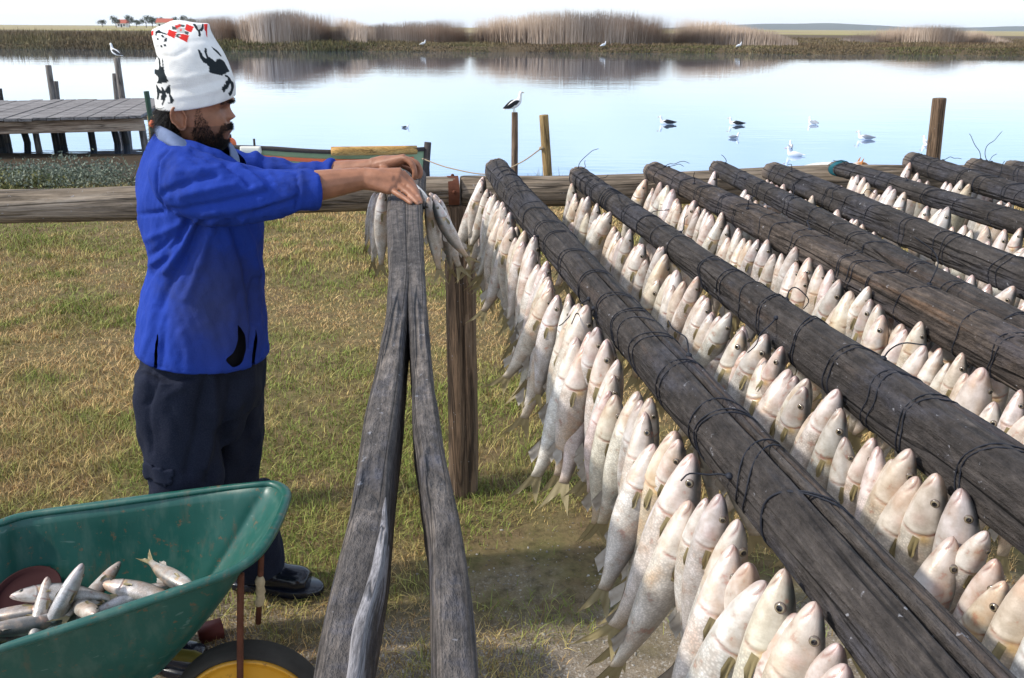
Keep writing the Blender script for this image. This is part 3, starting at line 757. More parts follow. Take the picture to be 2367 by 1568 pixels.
ends = {0: [(.55, 1.3, .05), (1.62, 2.95, .09), (1.66, 3.1, .07), (2.02, 1.2, .07), (2.33, 3.05, .06), (1.1, 2.9, .03)],
        1: [(.05, 1.9, .11), (.06, 1.5, .08), (.32, 1.8, .05), (.75, .5, .06), (1.05, 1.2, .05), (1.62, 1.0, .09), (1.7, 2.6, .1), (1.95, 1.1, .07)],
        2: [(.14, 1.4, .1), (.15, 1.1, .09), (.5, 2.0, .05), (.95, 2.2, .06), (1.25, 1.4, .05), (1.72, 1.0, .12)],
        3: [(.1, 1.5, .06), (.4, 2.4, .05), (.8, 1.9, .05)], 4: [(.2, 1.7, .07), (.7, 1.2, .05)],
        5: [(.1, 1.9, .06), (.5, 1.6, .04)], 6: [(.2, 1.5, .08), (.22, 1.2, .07), (.6, 1.5, .06)], 7: [(.05, 1.6, .14), (.07, 1.3, .16), (.12, 1.7, .1)], 8: []}
for i, lg in enumerate(POLES):
    r = random.Random(100+i); u = .05
    umax = [2.45, 2.4, 2.2, 2.0, 1.7, 1.3, .9, .5, .3][i]
    while u < umax:
        sl_ = r.uniform(.003, .034)*(1 if r.random() < .75 else -1)
        twine_loop(lg, u, sl_)
        if r.random() < .55: twine_loop(lg, u+r.uniform(.008, .018), sl_+r.uniform(-.012, .012))
        u += r.choice((.03, .07, .09, .11, .14, .17))*r.uniform(.85, 1.2)*(1.25 if i > 2 else 1)
    if i == 5:
        for q in (.03, .038, .046, .055): twine_loop(lg, q, .004, .003, M_teal, 'teal_twine')
    for j, (uu, th, le) in enumerate(ends[i]): twine_end(lg, uu, th, le, .35, 300+i*20+j)

# split bare pole in the middle
PZ = 1.368
PS_far = atz(946, 402, PZ-.004)
def split_half(pts, wl, wr, zt, zb, name, m, seed, pale):
    """half of the split log: outline rows of (left x px, right x px, y px) at the top surface"""
    n = 90; S = spline(np.array(pts, float), n)
    L = np.array([atz(a, y, zt) for a, b_, y in S]); Rr = np.array([atz(b_, y, zt) for a, b_, y in S])
    d = L-Rr; segs = 40; rows = []
    for i in range(n):
        w_ = np.linalg.norm(Rr[i]-L[i]); c_ = (L[i]+Rr[i])/2; e = (Rr[i]-L[i])/w_
        hgt = zb[0]+(zb[1]-zb[0])*i/(n-1)
        th = np.linspace(0, 2*math.pi, segs, endpoint=False)
        cx = np.sign(np.cos(th))*np.abs(np.cos(th))**(2/5.); cz = np.sign(np.sin(th))*np.abs(np.sin(th))**(2/5.)
        rows.append(c_+e*(w_/2*cx)[:, None]+V3(0, 0, 1)*((cz-.93)*hgt)[:, None])
    P = np.array(rows).reshape(-1, 3)
    nz = fbm(P*V3(1, .12, 1), 10, seed, 2)*.0012+wob(P*V3(1, .04, 1), 55, seed+3)*.0008
    ctr = np.array(rows).mean(1).repeat(segs, 0); dr = P-ctr; dr[:, 1] *= .2; dr /= np.linalg.norm(dr, axis=1)[:, None]
    P = P+dr*nz[:, None]
    F = grid_faces(n, segs); a = len(P); P = np.vstack([P, np.array(rows)[0].mean(0), np.array(rows)[-1].mean(0)])
    F += [(a, (j+1) % segs, j) for j in range(segs)]+[(a+1, (n-1)*segs+j, (n-1)*segs+(j+1) % segs) for j in range(segs)]
    uv = np.vstack([np.stack([np.tile(np.abs(np.arange(segs)/segs-.5)*.36, n), np.repeat(np.linspace(0, 2.6, n), segs)], 1), [(0, 0), (0, 2.6)]])
    return P, F, uv
sp = thing('split_pole', 'bare weathered pole split lengthwise into two arms, no twine on it', 'pole', PS_far)
M_splitw = m_wood('split pole grain', (.060, .052, .048), (.118, .102, .092), (.25, .205, .17), 1., .9, .35, .75, along='Y', bump=.9, kind='UV', wav=0., crack=.45, speck=.2)
M_palew = m_wood('bleached inner wood', (.13, .12, .12), (.26, .245, .25), (.37, .35, .35), 1., .82, along='Y', bump=.5, kind='UV', wav=.15)
left = [(905, 955, 395), (893, 950, 460), (897, 951, 600), (893, 945, 700), (880, 938, 780), (864, 934, 850), (840, 924, 950), (820, 907, 1080), (803, 898, 1180), (795, 895, 1215), (768, 878, 1320), (742, 855, 1440), (718, 832, 1568), (690, 800, 1720), (640, 760, 2000)]
right = [(943, 984, 395), (937, 976, 460), (938, 982, 600), (940, 988, 690), (945, 994, 780), (951, 1002, 870), (953, 1016, 950), (966, 1032, 1050), (975, 1050, 1130), (986, 1063, 1190), (992, 1078, 1290), (996, 1094, 1400), (999, 1110, 1568), (1004, 1128, 1720), (1010, 1160, 2000)]
P, F, uv = split_half(left, 0, 0, PZ+.05, (.05, .032), 'arm', None, 71, 0)
mobj('left_arm'.replace('left_', 'split_'), P, F, M_splitw, sp, None, uv)
P, F, uv = split_half(right, 0, 0, PZ+.05, (.048, .032), 'arm', None, 72, 0)
mobj('split_arm', P, F, M_splitw, sp, None, uv)
inner = [(889, 893, 1150), (874, 896, 1200), (860, 896, 1238), (852, 886, 1314), (829, 866, 1390), (809, 849, 1466), (797, 833, 1568), (770, 802, 1700)]
P, F, uv = split_half(inner, 0, 0, PZ+.0525, (.012, .028), 'face', None, 73, 0)
mobj('bleached_face', P, F, M_palew, sp, None, uv)
# ------------------------------------------------------------------ fish
k = NT('fish skin')
oi = k.n('ObjectInfo'); v = k.coord('Object')
base = k.vcol()
rn = k.n('VectorMath', operation='ADD'); k.t.links.new(v, rn.inputs[0]); k.t.links.new(oi.outputs['Random'], rn.inputs[1])
vr = k.n('VectorMath', operation='SCALE', Scale=1.0); k.t.links.new(rn.outputs[0], vr.inputs[0])
rs = k.n('CombineXYZ'); k.t.links.new(k.math('MULTIPLY', oi.outputs['Random'], 37.), rs.inputs[0]); k.t.links.new(k.math('MULTIPLY', oi.outputs['Random'], 11.), rs.inputs[1])
va = k.n('VectorMath', operation='ADD'); k.t.links.new(v, va.inputs[0]); k.t.links.new(rs.outputs[0], va.inputs[1]); vv = va.outputs[0]
b1 = k.noise(vv, 22, 4, .6); b2 = k.noise(vv, 48, 4, .6); b3 = k.noise(vv, 11, 3, .5); b4 = k.noise(vv, 130, 2, .5)
c = k.mix(1., base, k.mix(k.ramp(b2, [(.35, 0), (.7, 1)]), (1.08, 1.08, 1.08), (.66, .62, .56)), 'MULTIPLY')
c = k.mix(k.ramp(b1, [(.52, 0), (.66, .5)]), c, (.46, .29, .19))
c = k.mix(k.ramp(b3, [(.57, 0), (.73, .42)]), c, (.56, .40, .22))
c = k.mix(k.ramp(b2, [(.62, 0), (.70, .45)]), c, (.42, .14, .10))
c = k.mix(.55, c, k.mix(1., c, oi.outputs['Color'], 'MULTIPLY'))
uv = k.n('UVMap').outputs[0]; um = k.n('Mapping', Scale=(48, 120, 1)); k.t.links.new(uv, um.inputs['Vector'])
vo = k.n('TexVoronoi', Scale=1., Randomness=.8); k.t.links.new(um.outputs[0], vo.inputs['Vector'])
sc_ = k.mix(k.ramp(vo.outputs['Distance'], [(.3, 0), (.65, 1.)]), (0, 0, 0), (1, 1, 1)); sv = k.n('SeparateXYZ'); k.t.links.new(uv, sv.inputs[0]); c = k.mix(k.math('MULTIPLY', sc_, k.ramp(sv.outputs[1], [(.235, 0), (.27, .34)])), c, (.16, .14, .12))
nb = k.bump(vo.outputs['Distance'], .18, -.001); k.bump(b1, .12, .004, nb)
M_fish = k.set(Base_Color=c, Roughness=k.ramp(b1, [(.3, .3), (.7, .5)]), Specular_IOR_Level=.5, Metallic=.15, Coat_Weight=.35, Coat_Roughness=.2)
k = NT('fin'); v = k.coord('Object', (90, 90, 8)); f_ = k.noise(v, 1.2, 3)
M_fin = k.set(Base_Color=k.mix(f_, (.17, .135, .06), (.33, .27, .14)), Roughness=.45, Specular_IOR_Level=.5)
M_fing = m_plain('grey fin', (.36, .32, .27), .5, .4, var=.4, nscale=80)
M_eye = NT('fish eye'); M_eye = M_eye.set(Base_Color=M_eye.vcol(), Roughness=.12, Specular_IOR_Level=.8)

FL = .30
PT = np.array([  # t, dorsal half height, ventral half height, half thickness (all x length)
    (0.000, .006, .008, .007), (.006, .0165, .018, .018), (.02, .028, .029, .030), (.045, .041, .043, .043), (.08, .055, .058, .055),
    (.12, .067, .074, .066), (.165, .076, .087, .075), (.20, .082, .095, .080), (.25, .087, .102, .082), (.33, .092, .110, .084),
    (.42, .094, .112, .083), (.5, .090, .104, .076), (.58, .081, .089, .065),
    (.66, .067, .069, .050), (.73, .052, .052, .036), (.79, .041, .041, .025), (.83, .036, .036, .018), (.86, .037, .037, .012)])
def fish_bend(P, bd, bl, tw):
    """bend a straight fish: bd in the back-belly plane, bl sideways (metres at the tail)"""
    P = P.copy(); t = np.clip(-P[:, 2]/FL, 0, 1.2)
    w = np.where(t > .2, (t-.2)/.8, 0)**1.8
    P[:, 0] += bd*w; P[:, 1] += bl*w + tw*np.sin(t*3.1)*.01
    P[:, 2] += (abs(bd)+abs(bl))*.25*w
    return P
def fish_parts(bd, bl, tw, seed, fat=1.):
    r = np.random.default_rng(seed); nc = 30
    ts = PT[:, 0]; tt = np.concatenate([(0, .003, .008, .014, .021, .028, .035, .043, .053, .066, .082, .1, .12, .145, .17), np.arange(.19, .262, .008), np.linspace(.285, .86, 16)])
    D = np.interp(tt, ts, PT[:, 1])*FL*(.45+.55*fat); Vn = np.interp(tt, ts, PT[:, 2])*FL*fat; Th = np.interp(tt, ts, PT[:, 3])*FL*fat
    th = np.linspace(0, 2*math.pi, nc, endpoint=False)
    cs, sn = np.cos(th), np.sin(th)
    xx = np.where(cs > 0, D[:, None]*cs, Vn[:, None]*cs); yy = Th[:, None]*np.sign(sn)*np.abs(sn)**.9
    zz = np.repeat(-tt[:, None]*FL, nc, 1)
    P = np.stack([xx, yy, zz], -1).reshape(-1, 3)
    nr = len(tt)
    # mouth: a shallow fold across the snout
    t = np.repeat(tt, nc); dv = np.tile(cs, nr); lat = np.tile(np.abs(sn), nr)
    mo = (dv+.12+.9*(t-.01)/.06)/.14; mouth = np.exp(-mo**2)*sstep(.062, .045, t)
    ctr = np.stack([0*t, 0*t, P[:, 2]], 1); P = P-(P-ctr)*(mouth*.13)[:, None]
    tg = .236-.030*(dv+.05)**2-.012*dv; sd_ = sstep(.22, .6, lat)
    ridge = np.exp(-((t-tg+.010)/.008)**2)*sd_; crease = np.exp(-((t-tg)/.0055)**2)*sd_
    P = P+(P-ctr)*(ridge*.055-crease*.085)[:, None]; gill = crease
    # colours
    back = sstep(.30, .88, dv); belly = sstep(.1, -.7, dv)
    side = np.array((.52, .495, .465)); wh = np.array((.78, .75, .72)); bk = np.array((.06, .068, .068))
    C = side*(1-belly)[:, None]+wh*belly[:, None]
    C = C*(1-back*.93)[:, None]+bk*(back*.93)[:, None]
    head = sstep(.24, .05, t)
    C = C*(1-.45*head*(1-back))[:, None]+np.array((.66, .54, .47))*(.45*head*(1-back))[:, None]
    snout = sstep(.05, .0, t); C = C*(1-.45*snout)[:, None]+np.array((.50, .31, .28))*(.45*snout)[:, None]
    C = C*(1-.75*mouth)[:, None]+np.array((.25, .09, .07))*(.75*mouth)[:, None]
    g = np.clip(gill*(.75+.5*wob(P, 20, seed)), 0, 1); bl_ = np.exp(-(((t-.175)/.03)**2+((dv+.25)/.4)**2))*sd_*np.clip(.35+.6*wob(P, 9, seed+4), 0, 1); C = C*(1-.6*bl_)[:, None]+np.array((.52, .22, .17))*(.6*bl_)[:, None]
    C = C*(1-.75*g)[:, None]+np.array((.42, .10, .07))*(.75*g)[:, None]
    spot = np.exp(-(((t-.25)/.022)**2+((dv-.15)/.3)**2)); C = C*(1-.75*spot)[:, None]+np.array((.58, .38, .10))*(.75*spot)[:, None]
    tailc = sstep(.7, .86, t); C = C*(1-.5*tailc)[:, None]+np.array((.42, .34, .2))*(.5*tailc)[:, None]
    uv = np.stack([np.tile(np.arange(nc)/nc, nr), t], 1)
    F = grid_faces(nr, nc); a = len(P)
    P = np.vstack([P, [(0, 0, .0012)], [(0, 0, -tt[-1]*FL)]]); C = np.vstack([C, C[0], C[-1]]); uv = np.vstack([uv, (0, 0), (0, .9)])
    F += [(a, j, (j+1) % nc) for j in range(nc)]+[(a+1, (nr-1)*nc+(j+1) % nc, (nr-1)*nc+j) for j in range(nc)]
    F = [tuple(reversed(f)) if len(f) == 4 else f for f in F]
    B = lambda Q: fish_bend(np.asarray(Q, float), bd, bl, tw)
    out = {'body': (B(P), F, C, uv)}
    # eyes
    for s, nm in ((1, 'eye'), (-1, 'eye')):
        cpos = V3(.0062, s*.0163*fat, -.098*FL)
        V, Fe = ell((0, 0, 0), (1, 1, 1), Matrix.Rotation(math.pi/2, 3, 'X'), nu=20, nv=21)
        rr = np.hypot(V[:, 0], V[:, 2]); colr = lerp((.008, .008, .01), lerp((.25, .205, .13), (.13, .10, .08), sstep(.68, .82, rr)), sstep(.47, .56, rr))
        V2 = V*V3(.0053, .0030, .0053)+cpos
        out.setdefault('eyes', []).append((B(V2), Fe, colr))
    # fins: thin solid sheets with rays
    def sheet(pts, off, thick=.0006):
        pts = np.asarray(pts, float); n = len(pts)//2
        A = pts[:n]; Bq = pts[n:]; m = 5
        G = np.array([A+(Bq-A)*s for s in np.linspace(0, 1, m)])
        G = G+off[None, None]*np.sin(np.arange(n)*2.2)[None, :, None]*(np.linspace(0, 1, m)**1.3)[:, None, None]*.0025
        V = G.reshape(-1, 3); Fq = grid_faces(m, n, False); no = off*thick
        Vt = np.vstack([V+no, V-no]); k_ = len(V)
        Ff = Fq+[tuple(reversed([i+k_ for i in f])) for f in Fq]
        return B(Vt), Ff
    yv = V3(0, 1, 0); z = lambda t_: -t_*FL
    rt = [(-.0095+.019*i/8, 0, z(.85)) for i in range(9)]
    tip = []
    for i in range(9):
        q = (i-4)/4.; tip.append((q*.027*(.75+.25*abs(q)), 0, z(.92+.125*abs(q)**1.1)))
    out['tail_fin'] = sheet(rt+tip, yv)
    out['dorsal_fin'] = sheet([(np.interp(t_, ts, PT[:, 1])*FL-.002, 0, z(t_)) for t_ in np.linspace(.43, .52, 6)]+[(np.interp(t_, ts, PT[:, 1])*FL+h_, 0, z(t_+.055)) for t_, h_ in zip(np.linspace(.43, .50, 6), (.009, .011, .009, .006, .003, .001))], yv)
    out['anal_fin'] = sheet([(-np.interp(t_, ts, PT[:, 2])*FL+.002, 0, z(t_)) for t_ in np.linspace(.62, .72, 6)]+[(-np.interp(t_, ts, PT[:, 2])*FL-h_, 0, z(t_+.07)) for t_, h_ in zip(np.linspace(.62, .70, 6), (.008, .010, .008, .006, .004, .002))], yv)
    for s in (1, -1):
        a0 = V3(-.002, s*.0238*fat, z(.245)); fl_ = .5+.5*r.random()
        ptsA = [a0+V3(-.006+.007*i/5, 0, -.002*i/5) for i in range(6)]
        ptsB = [a0+V3(-.009+.009*i/5, s*(.0005+.003*fl_), -.013-.016*math.sin(i/5*math.pi*.9+.2)) for i in range(6)]
        out.setdefault('pect', []).append(sheet(ptsA+ptsB, V3(.4, .9*s, 0)))
    return out
FV = []
for i, (bd, bl, tw, fat) in enumerate(((.0, .01, .3, .80), (-.015, .015, -.4, .90), (-.03, -.02, .2, .76), (.02, .03, .6, .82), (-.02, -.035, -.5, .95), (-.055, .01, .2, .86), (-.02, .04, .1, .73))):
    fp = fish_parts(bd, bl, tw, 400+i, fat)
    d = {'body': new_mesh('fish', fp['body'][0], fp['body'][1], fp['body'][2], fp['body'][3]), 'parts': []}
    d['body'].materials.append(M_fish)
    for e in fp['eyes']:
        me = new_mesh('eye', *e); me.materials.append(M_eye); d['parts'].append(('eye', me, 2))
    for nm in ('tail_fin', 'dorsal_fin', 'anal_fin'):
        me = new_mesh(nm, *fp[nm]); me.materials.append(M_fin if nm == 'tail_fin' else M_fing); d['parts'].append((nm, me, 1 if nm == 'tail_fin' else 0))
    for e in fp['pect']:
        me = new_mesh('pectoral_fin', *e); me.materials.append(M_fin); d['parts'].append(('pectoral_fin', me, 0))
    FV.append(d)
def put_fish(M, var, tint, label, group, lod=0):
    """lod 0: every part; 1: eyes and tail; 2: eyes only"""
    o = bpy.data.objects.new('fish', FV[var]['body']); COL.objects.link(o); o.matrix_world = M; o.color = (*tint, 1)
    tag(o, label, 'fish', group)
    for nm, me, need in FV[var]['parts']:
        if need >= lod:
            c_ = bpy.data.objects.new(nm, me); COL.objects.link(c_); c_.parent = o
    return o
TINTS = [('silvery', (1.0, 1.0, 1.02)), ('pinkish', (1.06, .91, .87)), ('cream coloured', (1.04, 1., .92)), ('yellow tinged', (1.04, .95, .78)), ('greyish', (.74, .74, .76)), ('whitish', (1.14, 1.11, 1.08))]
ones = ['', 'first', 'second', 'third', 'fourth', 'fifth', 'sixth', 'seventh', 'eighth', 'ninth', 'tenth', 'eleventh', 'twelfth', 'thirteenth', 'fourteenth', 'fifteenth', 'sixteenth', 'seventeenth', 'eighteenth', 'nineteenth']
def ordinal(n):
    if n < 20: return ones[n]
    t_, u_ = divmod(n, 10); tens = {2: ('twentieth', 'twenty'), 3: ('thirtieth', 'thirty'), 4: ('fortieth', 'forty'), 5: ('fiftieth', 'fifty'), 6: ('sixtieth', 'sixty'), 7: ('seventieth', 'seventy'), 8: ('eightieth', 'eighty'), 9: ('ninetieth', 'ninety')}[t_]
    return tens[0] if u_ == 0 else tens[1]+'-'+ones[u_]
def fish_matrix(p, yaw, tilt, roll, s, azim):
    """snout at p; tilt leans the tail out to the left of the pole, yaw turns it about its length"""
    Rz = Matrix.Rotation(azim, 4, 'Z'); Ry = Matrix.Rotation(tilt, 4, 'Y'); Rx = Matrix.Rotation(roll, 4, 'X'); Ry2 = Matrix.Rotation(yaw, 4, 'Z')
    return Matrix.Translation(p) @ Rz @ Ry @ Rx @ Ry2 @ Matrix.Scale(s, 4)
fr = random.Random(21)
rows = [  # pole, start, end, spacing, lod
    (0, .10, 2.66, .031, 0), (1, .12, 2.5, .032, 0), (2, .10, 2.2, .0345, 0), (3, .12, 1.95, .041, 2), (4, .10, 1.65, .041, 2), (5, .10, 1.25, .042, 2), (6, .10, .80, .043, 2), (7, .10, .35, .045, 2)]
gaps = {0: [(.0, .0)], 2: [(1.10, 1.15)], 3: [(.14, .42), (.95, 1.02), (1.2, 1.3)], 4: [(.52, .6), (1.0, 1.1)], 5: [(.62, .72)], 6: [(.3, .36), (.55, .62)]}
for (pi, s0, s1, sp_, lod) in rows:
    lg = POLES[pi]; u = s0; n = 0
    X = np.array(lg.M.to_3x3().col[0]); az_ = math.atan2(X[0], -X[1]); leftv = V3(-math.cos(az_), -math.sin(az_), 0)
    while u < s1:
        uu = u; u += sp_*fr.uniform(.84, 1.16)
        if any(a < uu < b for a, b in gaps.get(pi, [])): continue
        n += 1
        p = lg.axis(uu); r_ = lg.rad(uu)
        lay = fr.choice((0, .008, .018))
        p = p+leftv*(r_+.013+lay+fr.uniform(-.004, .006)); p[2] += fr.uniform(-.04, .014)-lay*.9
        yaw = R(fr.gauss(10, 20))+.75*math.atan2(p[0], p[1]); tilt = R(fr.gauss(5.5, 4.5)); roll_ = R(fr.gauss(0, 6))
        s = fr.gauss(.98, .10); s = min(1.15, max(.76, s))
        tn, tint = fr.choice(TINTS); tint = tuple(x*fr.uniform(.94, 1.05) for x in tint)
        # local +X is the back: it faces the pole (to the right), the belly looks to the left and the viewer
        M = fish_matrix(p, -yaw, tilt, roll_, s, az_)
        sd = f'{tn} fish hung head-up on the {pole_names[pi]}, {ordinal(n)} from the back rail'
        l2 = 0 if (lod == 0 and (pi == 0 or uu > .5)) else (1 if pi < 3 else lod)
        put_fish(M, fr.randrange(len(FV)), tint, sd, 'fish hanging from the drying poles', l2)
# a few that hang on the far side and show between the poles
extra = [(0, .16, 'pale fish tail-down on the far side of the nearest wrapped pole, at its far end'), (0, 1.28, 'dark fish curling out between the first and second wrapped poles'), (0, 1.95, 'grey fish in the gap right of the crack of the nearest pole'),
         (0, 2.08, 'silvery fish hung low right of the nearest wrapped pole, close to the camera'), (1, .9, 'fish on the right side of the second wrapped pole, partly hidden')]
for (pi, uu, lab) in extra:
    lg = POLES[pi]; X = np.array(lg.M.to_3x3().col[0]); az_ = math.atan2(X[0], -X[1]); rightv = V3(math.cos(az_), math.sin(az_), 0)
    p = lg.axis(uu)+rightv*(lg.rad(uu)+.016); p[2] -= .012
    put_fish(fish_matrix(p, R(180+fr.uniform(-30, 30)), R(-10), 0, .98, az_), fr.randrange(len(FV)), (.85, .83, .8), lab, 'fish hanging from the drying poles', 0)
# the bunch being tied at the split pole
pl0 = lambda px, py, Yd: Vector(aty(px, py, Yd))
for (px, py, Yd, yaw, tilt, roll_, s, var, lab) in (
        (884, 440, 2.62, 20, 3, 0, .92, 0, 'pale fish hanging left of the split pole, closest to the wood'),
        (874, 448, 2.66, 50, 6, 4, .86, 2, 'pale fish hanging left of the split pole, below the wrist'),
        (866, 446, 2.70, 70, 8, -4, .70, 3, 'thin short fish hanging outermost left of the split pole'),
        (994, 446, 2.46, 200, -14, 6, .86, 4, 'fish hanging just right of the split pole behind the fingers'),
        (1004, 450, 2.44, 190, -15, -4, .86, 1, 'thin grey fish slanting down right of the split pole'),
        (1018, 462, 2.40, 235, -7, 4, .86, 2, 'plump fish with shining white belly at the fingertips'),
        (1002, 462, 2.38, 250, -82, 0, .34, 0, 'silvery fish lying crosswise over the split pole between both hands'),
        (1003, 462, 2.30, 215, -20, 0, .74, 5, 'white fish curving out to the right from under the fingertips'),
        (990, 456, 2.33, 170, -7, 3, .80, 0, 'silver fish hanging tight against the right face of the split pole')):
    Mf = fish_matrix(pl0(px, py, Yd), R(yaw), R(tilt), R(roll_), s, R(5))
    if 'crosswise' in lab:
        a_ = pl0(940, 420, 2.50); dq = (a_-pl0(1012, 500, 2.36)).normalized().to_track_quat('Z', 'X').to_matrix().to_4x4()
        Mf = Matrix.Translation(a_) @ dq @ Matrix.Rotation(R(200), 4, 'Z') @ Matrix.Scale(.72, 4)
    put_fish(Mf, var, (1.0, .98, .95) if s > .3 else (.8, .8, .8), lab, 'fish being tied on the split pole', 0)

# ------------------------------------------------------------------ birds
M_bw = m_plain('white feathers', (.80, .79, .77), .7, .2, var=.05); M_bk = m_plain('black feathers', (.02, .02, .023), .6, .3); M_bg = m_plain('grey feathers', (.27, .28, .30), .7, .2)
M_beak = m_plain('yellow beak', (.55, .33, .06), .5, .3); M_leg = m_plain('pale leg', (.42, .37, .22), .6, .3); M_red = m_plain('red bill', (.62, .2, .14), .5, .3)
def bird(loc, yaw, s, back, label, stand=False, kind='gull', group=None, parts=True, neck=1.):
    """a bird of length about 0.45 m facing +X before the turn; standing birds rest on their feet, floating ones sit in the water"""
    t = thing('gull' if kind == 'gull' else kind, label, 'duck' if kind == 'duck' else 'bird', loc, group); t.rotation_euler.z = yaw; t.scale = (s, s, s)
    zb = .15 if stand else .035; pit = .35 if stand else .03
    def w(x, z): return (x*math.cos(pit), 0, zb+z+x*math.sin(pit))
    pts = np.array([w(-.20, .0), w(-.13, .0), w(-.04, 0), w(.05, .0), w(.11, .02), w(.135, .06+.02*neck), w(.145, .085+.04*neck), w(.165, .095+.045*neck), w(.19, .088+.045*neck)])
    ra = np.array([.012, .04, .066, .068, .052, .032, .030, .028, .008]); S = spline(np.column_stack([pts, ra]), 26)
    V, F = loft(S[:, :3], S[:, 3]*.92, S[:, 3], 14); b = mobj('body', V, F, M_bw); b.parent = t
    hd = S[-4, :3]
    V, F = loft([S[-2, :3], S[-2, :3]+V3(.03, 0, -.003), S[-2, :3]+V3(.052, 0, -.014)], [.010, .008, .003], None, 8); q = mobj('beak', V, F, M_red if kind == 'duck' else M_beak); q.parent = t
    if parts:
        for sg in (-1, 1):
            V, F = ell((0, 0, 0), (.0045, .003, .0045), nu=8, nv=6); V = V+hd+V3(.006, sg*.024, .006); q = mobj('eye', V, F, M_bk); q.parent = t
    if kind != 'duck':
        for sg in (-1, 1):
            pw = np.array([w(.085, .02), w(.0, .026), w(-.10, .022), w(-.20, .02), w(-.265, .03)])+V3(0, sg*.043, 0); pw[:, 1] *= np.array([.8, 1.25, 1.0, .6, .25])
            Sw = spline(np.column_stack([pw, [.014, .05, .045, .026, .006]]), 16)
            V, F = loft(Sw[:, :3], .018*np.ones(16)*np.linspace(1, .35, 16), Sw[:, 3], 10); q = mobj('wing', V, F, back); q.parent = t
    tp = np.array([w(-.18, .0), w(-.25, .004)]); V, F = loft(spline(tp, 4), np.linspace(.03, .038, 4), np.linspace(.012, .004, 4), 8); q = mobj('tail', V, F, M_bw); q.parent = t
    if stand:
        for sg in (-1, 1):
            mb = MB(); V, F = loft([(.0, sg*.024, .15), (-.012, sg*.022, .075), (.0, sg*.02, .0)], .0055, None, 6); mb.add(V, F)
            V, F = loft([(-.012, sg*.02, .004), (.022, sg*.024, .004)], [.006, .013], [.004, .004], 6); mb.add(V, F); q = mb.build('leg', M_leg); q.parent = t
    return t
bird(gullA+V3(0, 0, -.01), R(150), .86, M_bk, 'black-backed gull on the tallest post behind the jetty', True)
bird(gullB+V3(0, 0, -.005), R(38), .72, M_bk, 'black-backed gull facing right on the thin post in the middle', True)
GW = 'gulls swimming on the calm water'
wl = lambda px, py: atz(px, py, WATER)
bird(wl(1540, 287), R(178), .95, M_bk, 'black-backed gull swimming left, farthest left of those afloat', group=GW)
bird(wl(1700, 289), R(172), .9, M_bk, 'black-backed gull afloat right above a small grey one', group=GW)
bird(wl(1698, 320), R(20), .58, M_bg, 'small grey gull afloat below a black-backed one', group=GW)
bird(wl(1878, 287), R(110), .85, M_bg, 'gull afloat seen end-on, alone at the upper right', group=GW)
bird(wl(1998, 322), R(170), .85, M_bg, 'grey-winged gull with tail cocked up, nearest the leaning post', group=GW)
bird(wl(1827, 342), R(80), .66, M_bg, 'grey gull afloat just above the white duck', group=GW)
bird(wl(1836, 361), R(178), .82, M_bw, 'white duck swimming left behind the poles', kind='duck')
bird(wl(2146, 334), R(120), .8, M_bg, 'white bird afloat half hidden left of the leaning post', group=GW)
bird(wl(938, 296), R(0), .4, M_bk, 'tiny dark bird alone on the open water above the boat', parts=False)
for (px, py, lab) in ((1395, 110, 'leftmost white bird on the far green bank edge'), (1708, 111, 'white bird on the far bank right of the wide reeds'), (978, 100, 'white bird on the far bank between two reed beds')):
    p_ = aty(px, py, 87.4); p_[2] = float(height(p_[0], p_[1])); bird(p_, R(20), 1.5, M_bw, lab, True, parts=False, kind='egret' if False else 'gull', group='white birds on the far bank')

# ------------------------------------------------------------------ dog on the bank
dg = aty(1942, 378, 9.2); dz = float(height(dg[0], dg[1])); D0 = V3(dg[0]-.12, dg[1], dz)
dgt = thing('dog', 'white and ginger dog behind the sixth pole, only back and ear showing', 'dog', D0)
top = aty(1978, 376, 9.2)[2]-dz
def dl(P, ra, rb=None): S = spline(np.column_stack([np.array(P, float), ra]), 14); return loft(S[:, :3]+D0, S[:, 3], S[:, 3] if rb is None else S[:, 3]*rb, 12)
h = top
parts = [dl([(-.28, 0, h-.10), (-.1, 0, h-.085), (.1, 0, h-.10), (.22, 0, h-.1), (.33, 0, h-.05)], (.06, .085, .105, .095, .06)),
         dl([(.26, 0, h-.09), (.34, 0, h-.045), (.42, 0, h-.075), (.50, 0, h-.11)], (.065, .062, .045, .024)),
         dl([(-.27, 0, h-.09), (-.38, 0, h-.12), (-.46, .02, h-.22)], (.03, .022, .012))]
for y_ in (-.06, .06):
    parts.append(dl([(.18, y_, h-.15), (.17, y_, h-.30), (.19, y_, .06), (.22, y_, .02)], (.05, .032, .022, .024)))
    parts.append(dl([(-.22, y_, h-.13), (-.15, y_, h-.28), (-.29, y_, .17), (-.25, y_, .03), (-.22, y_, .02)], (.065, .045, .024, .022, .024)))
V, F, N = voxelize(parts, .012, 3)
lx = V[:, 0]-D0[0]; ging = sstep(.27, .31, lx+wob(V, 3, 5)*.03)*sstep(-.5, .4, np.abs(V[:, 1]-D0[1])*20-.2+wob(V, 5, 8)*.3)
mobj('body', V, F, m_vcol('dog coat', .85, .15, bump=.3), dgt, lerp((.78, .74, .68), (.42, .19, .07), ging))
for y_ in (-.042, .042):
    V, F = loft(spline([D0+V3(.325, y_, h-.02), D0+V3(.33, y_*1.1, h+.015), D0+V3(.345, y_*1.15, h+.05)], 6), np.linspace(.026, .004, 6), np.linspace(.012, .003, 6), 8)
    mobj('ear', V, F, m_plain('ginger ear', (.40, .17, .06), .85, .15), dgt)

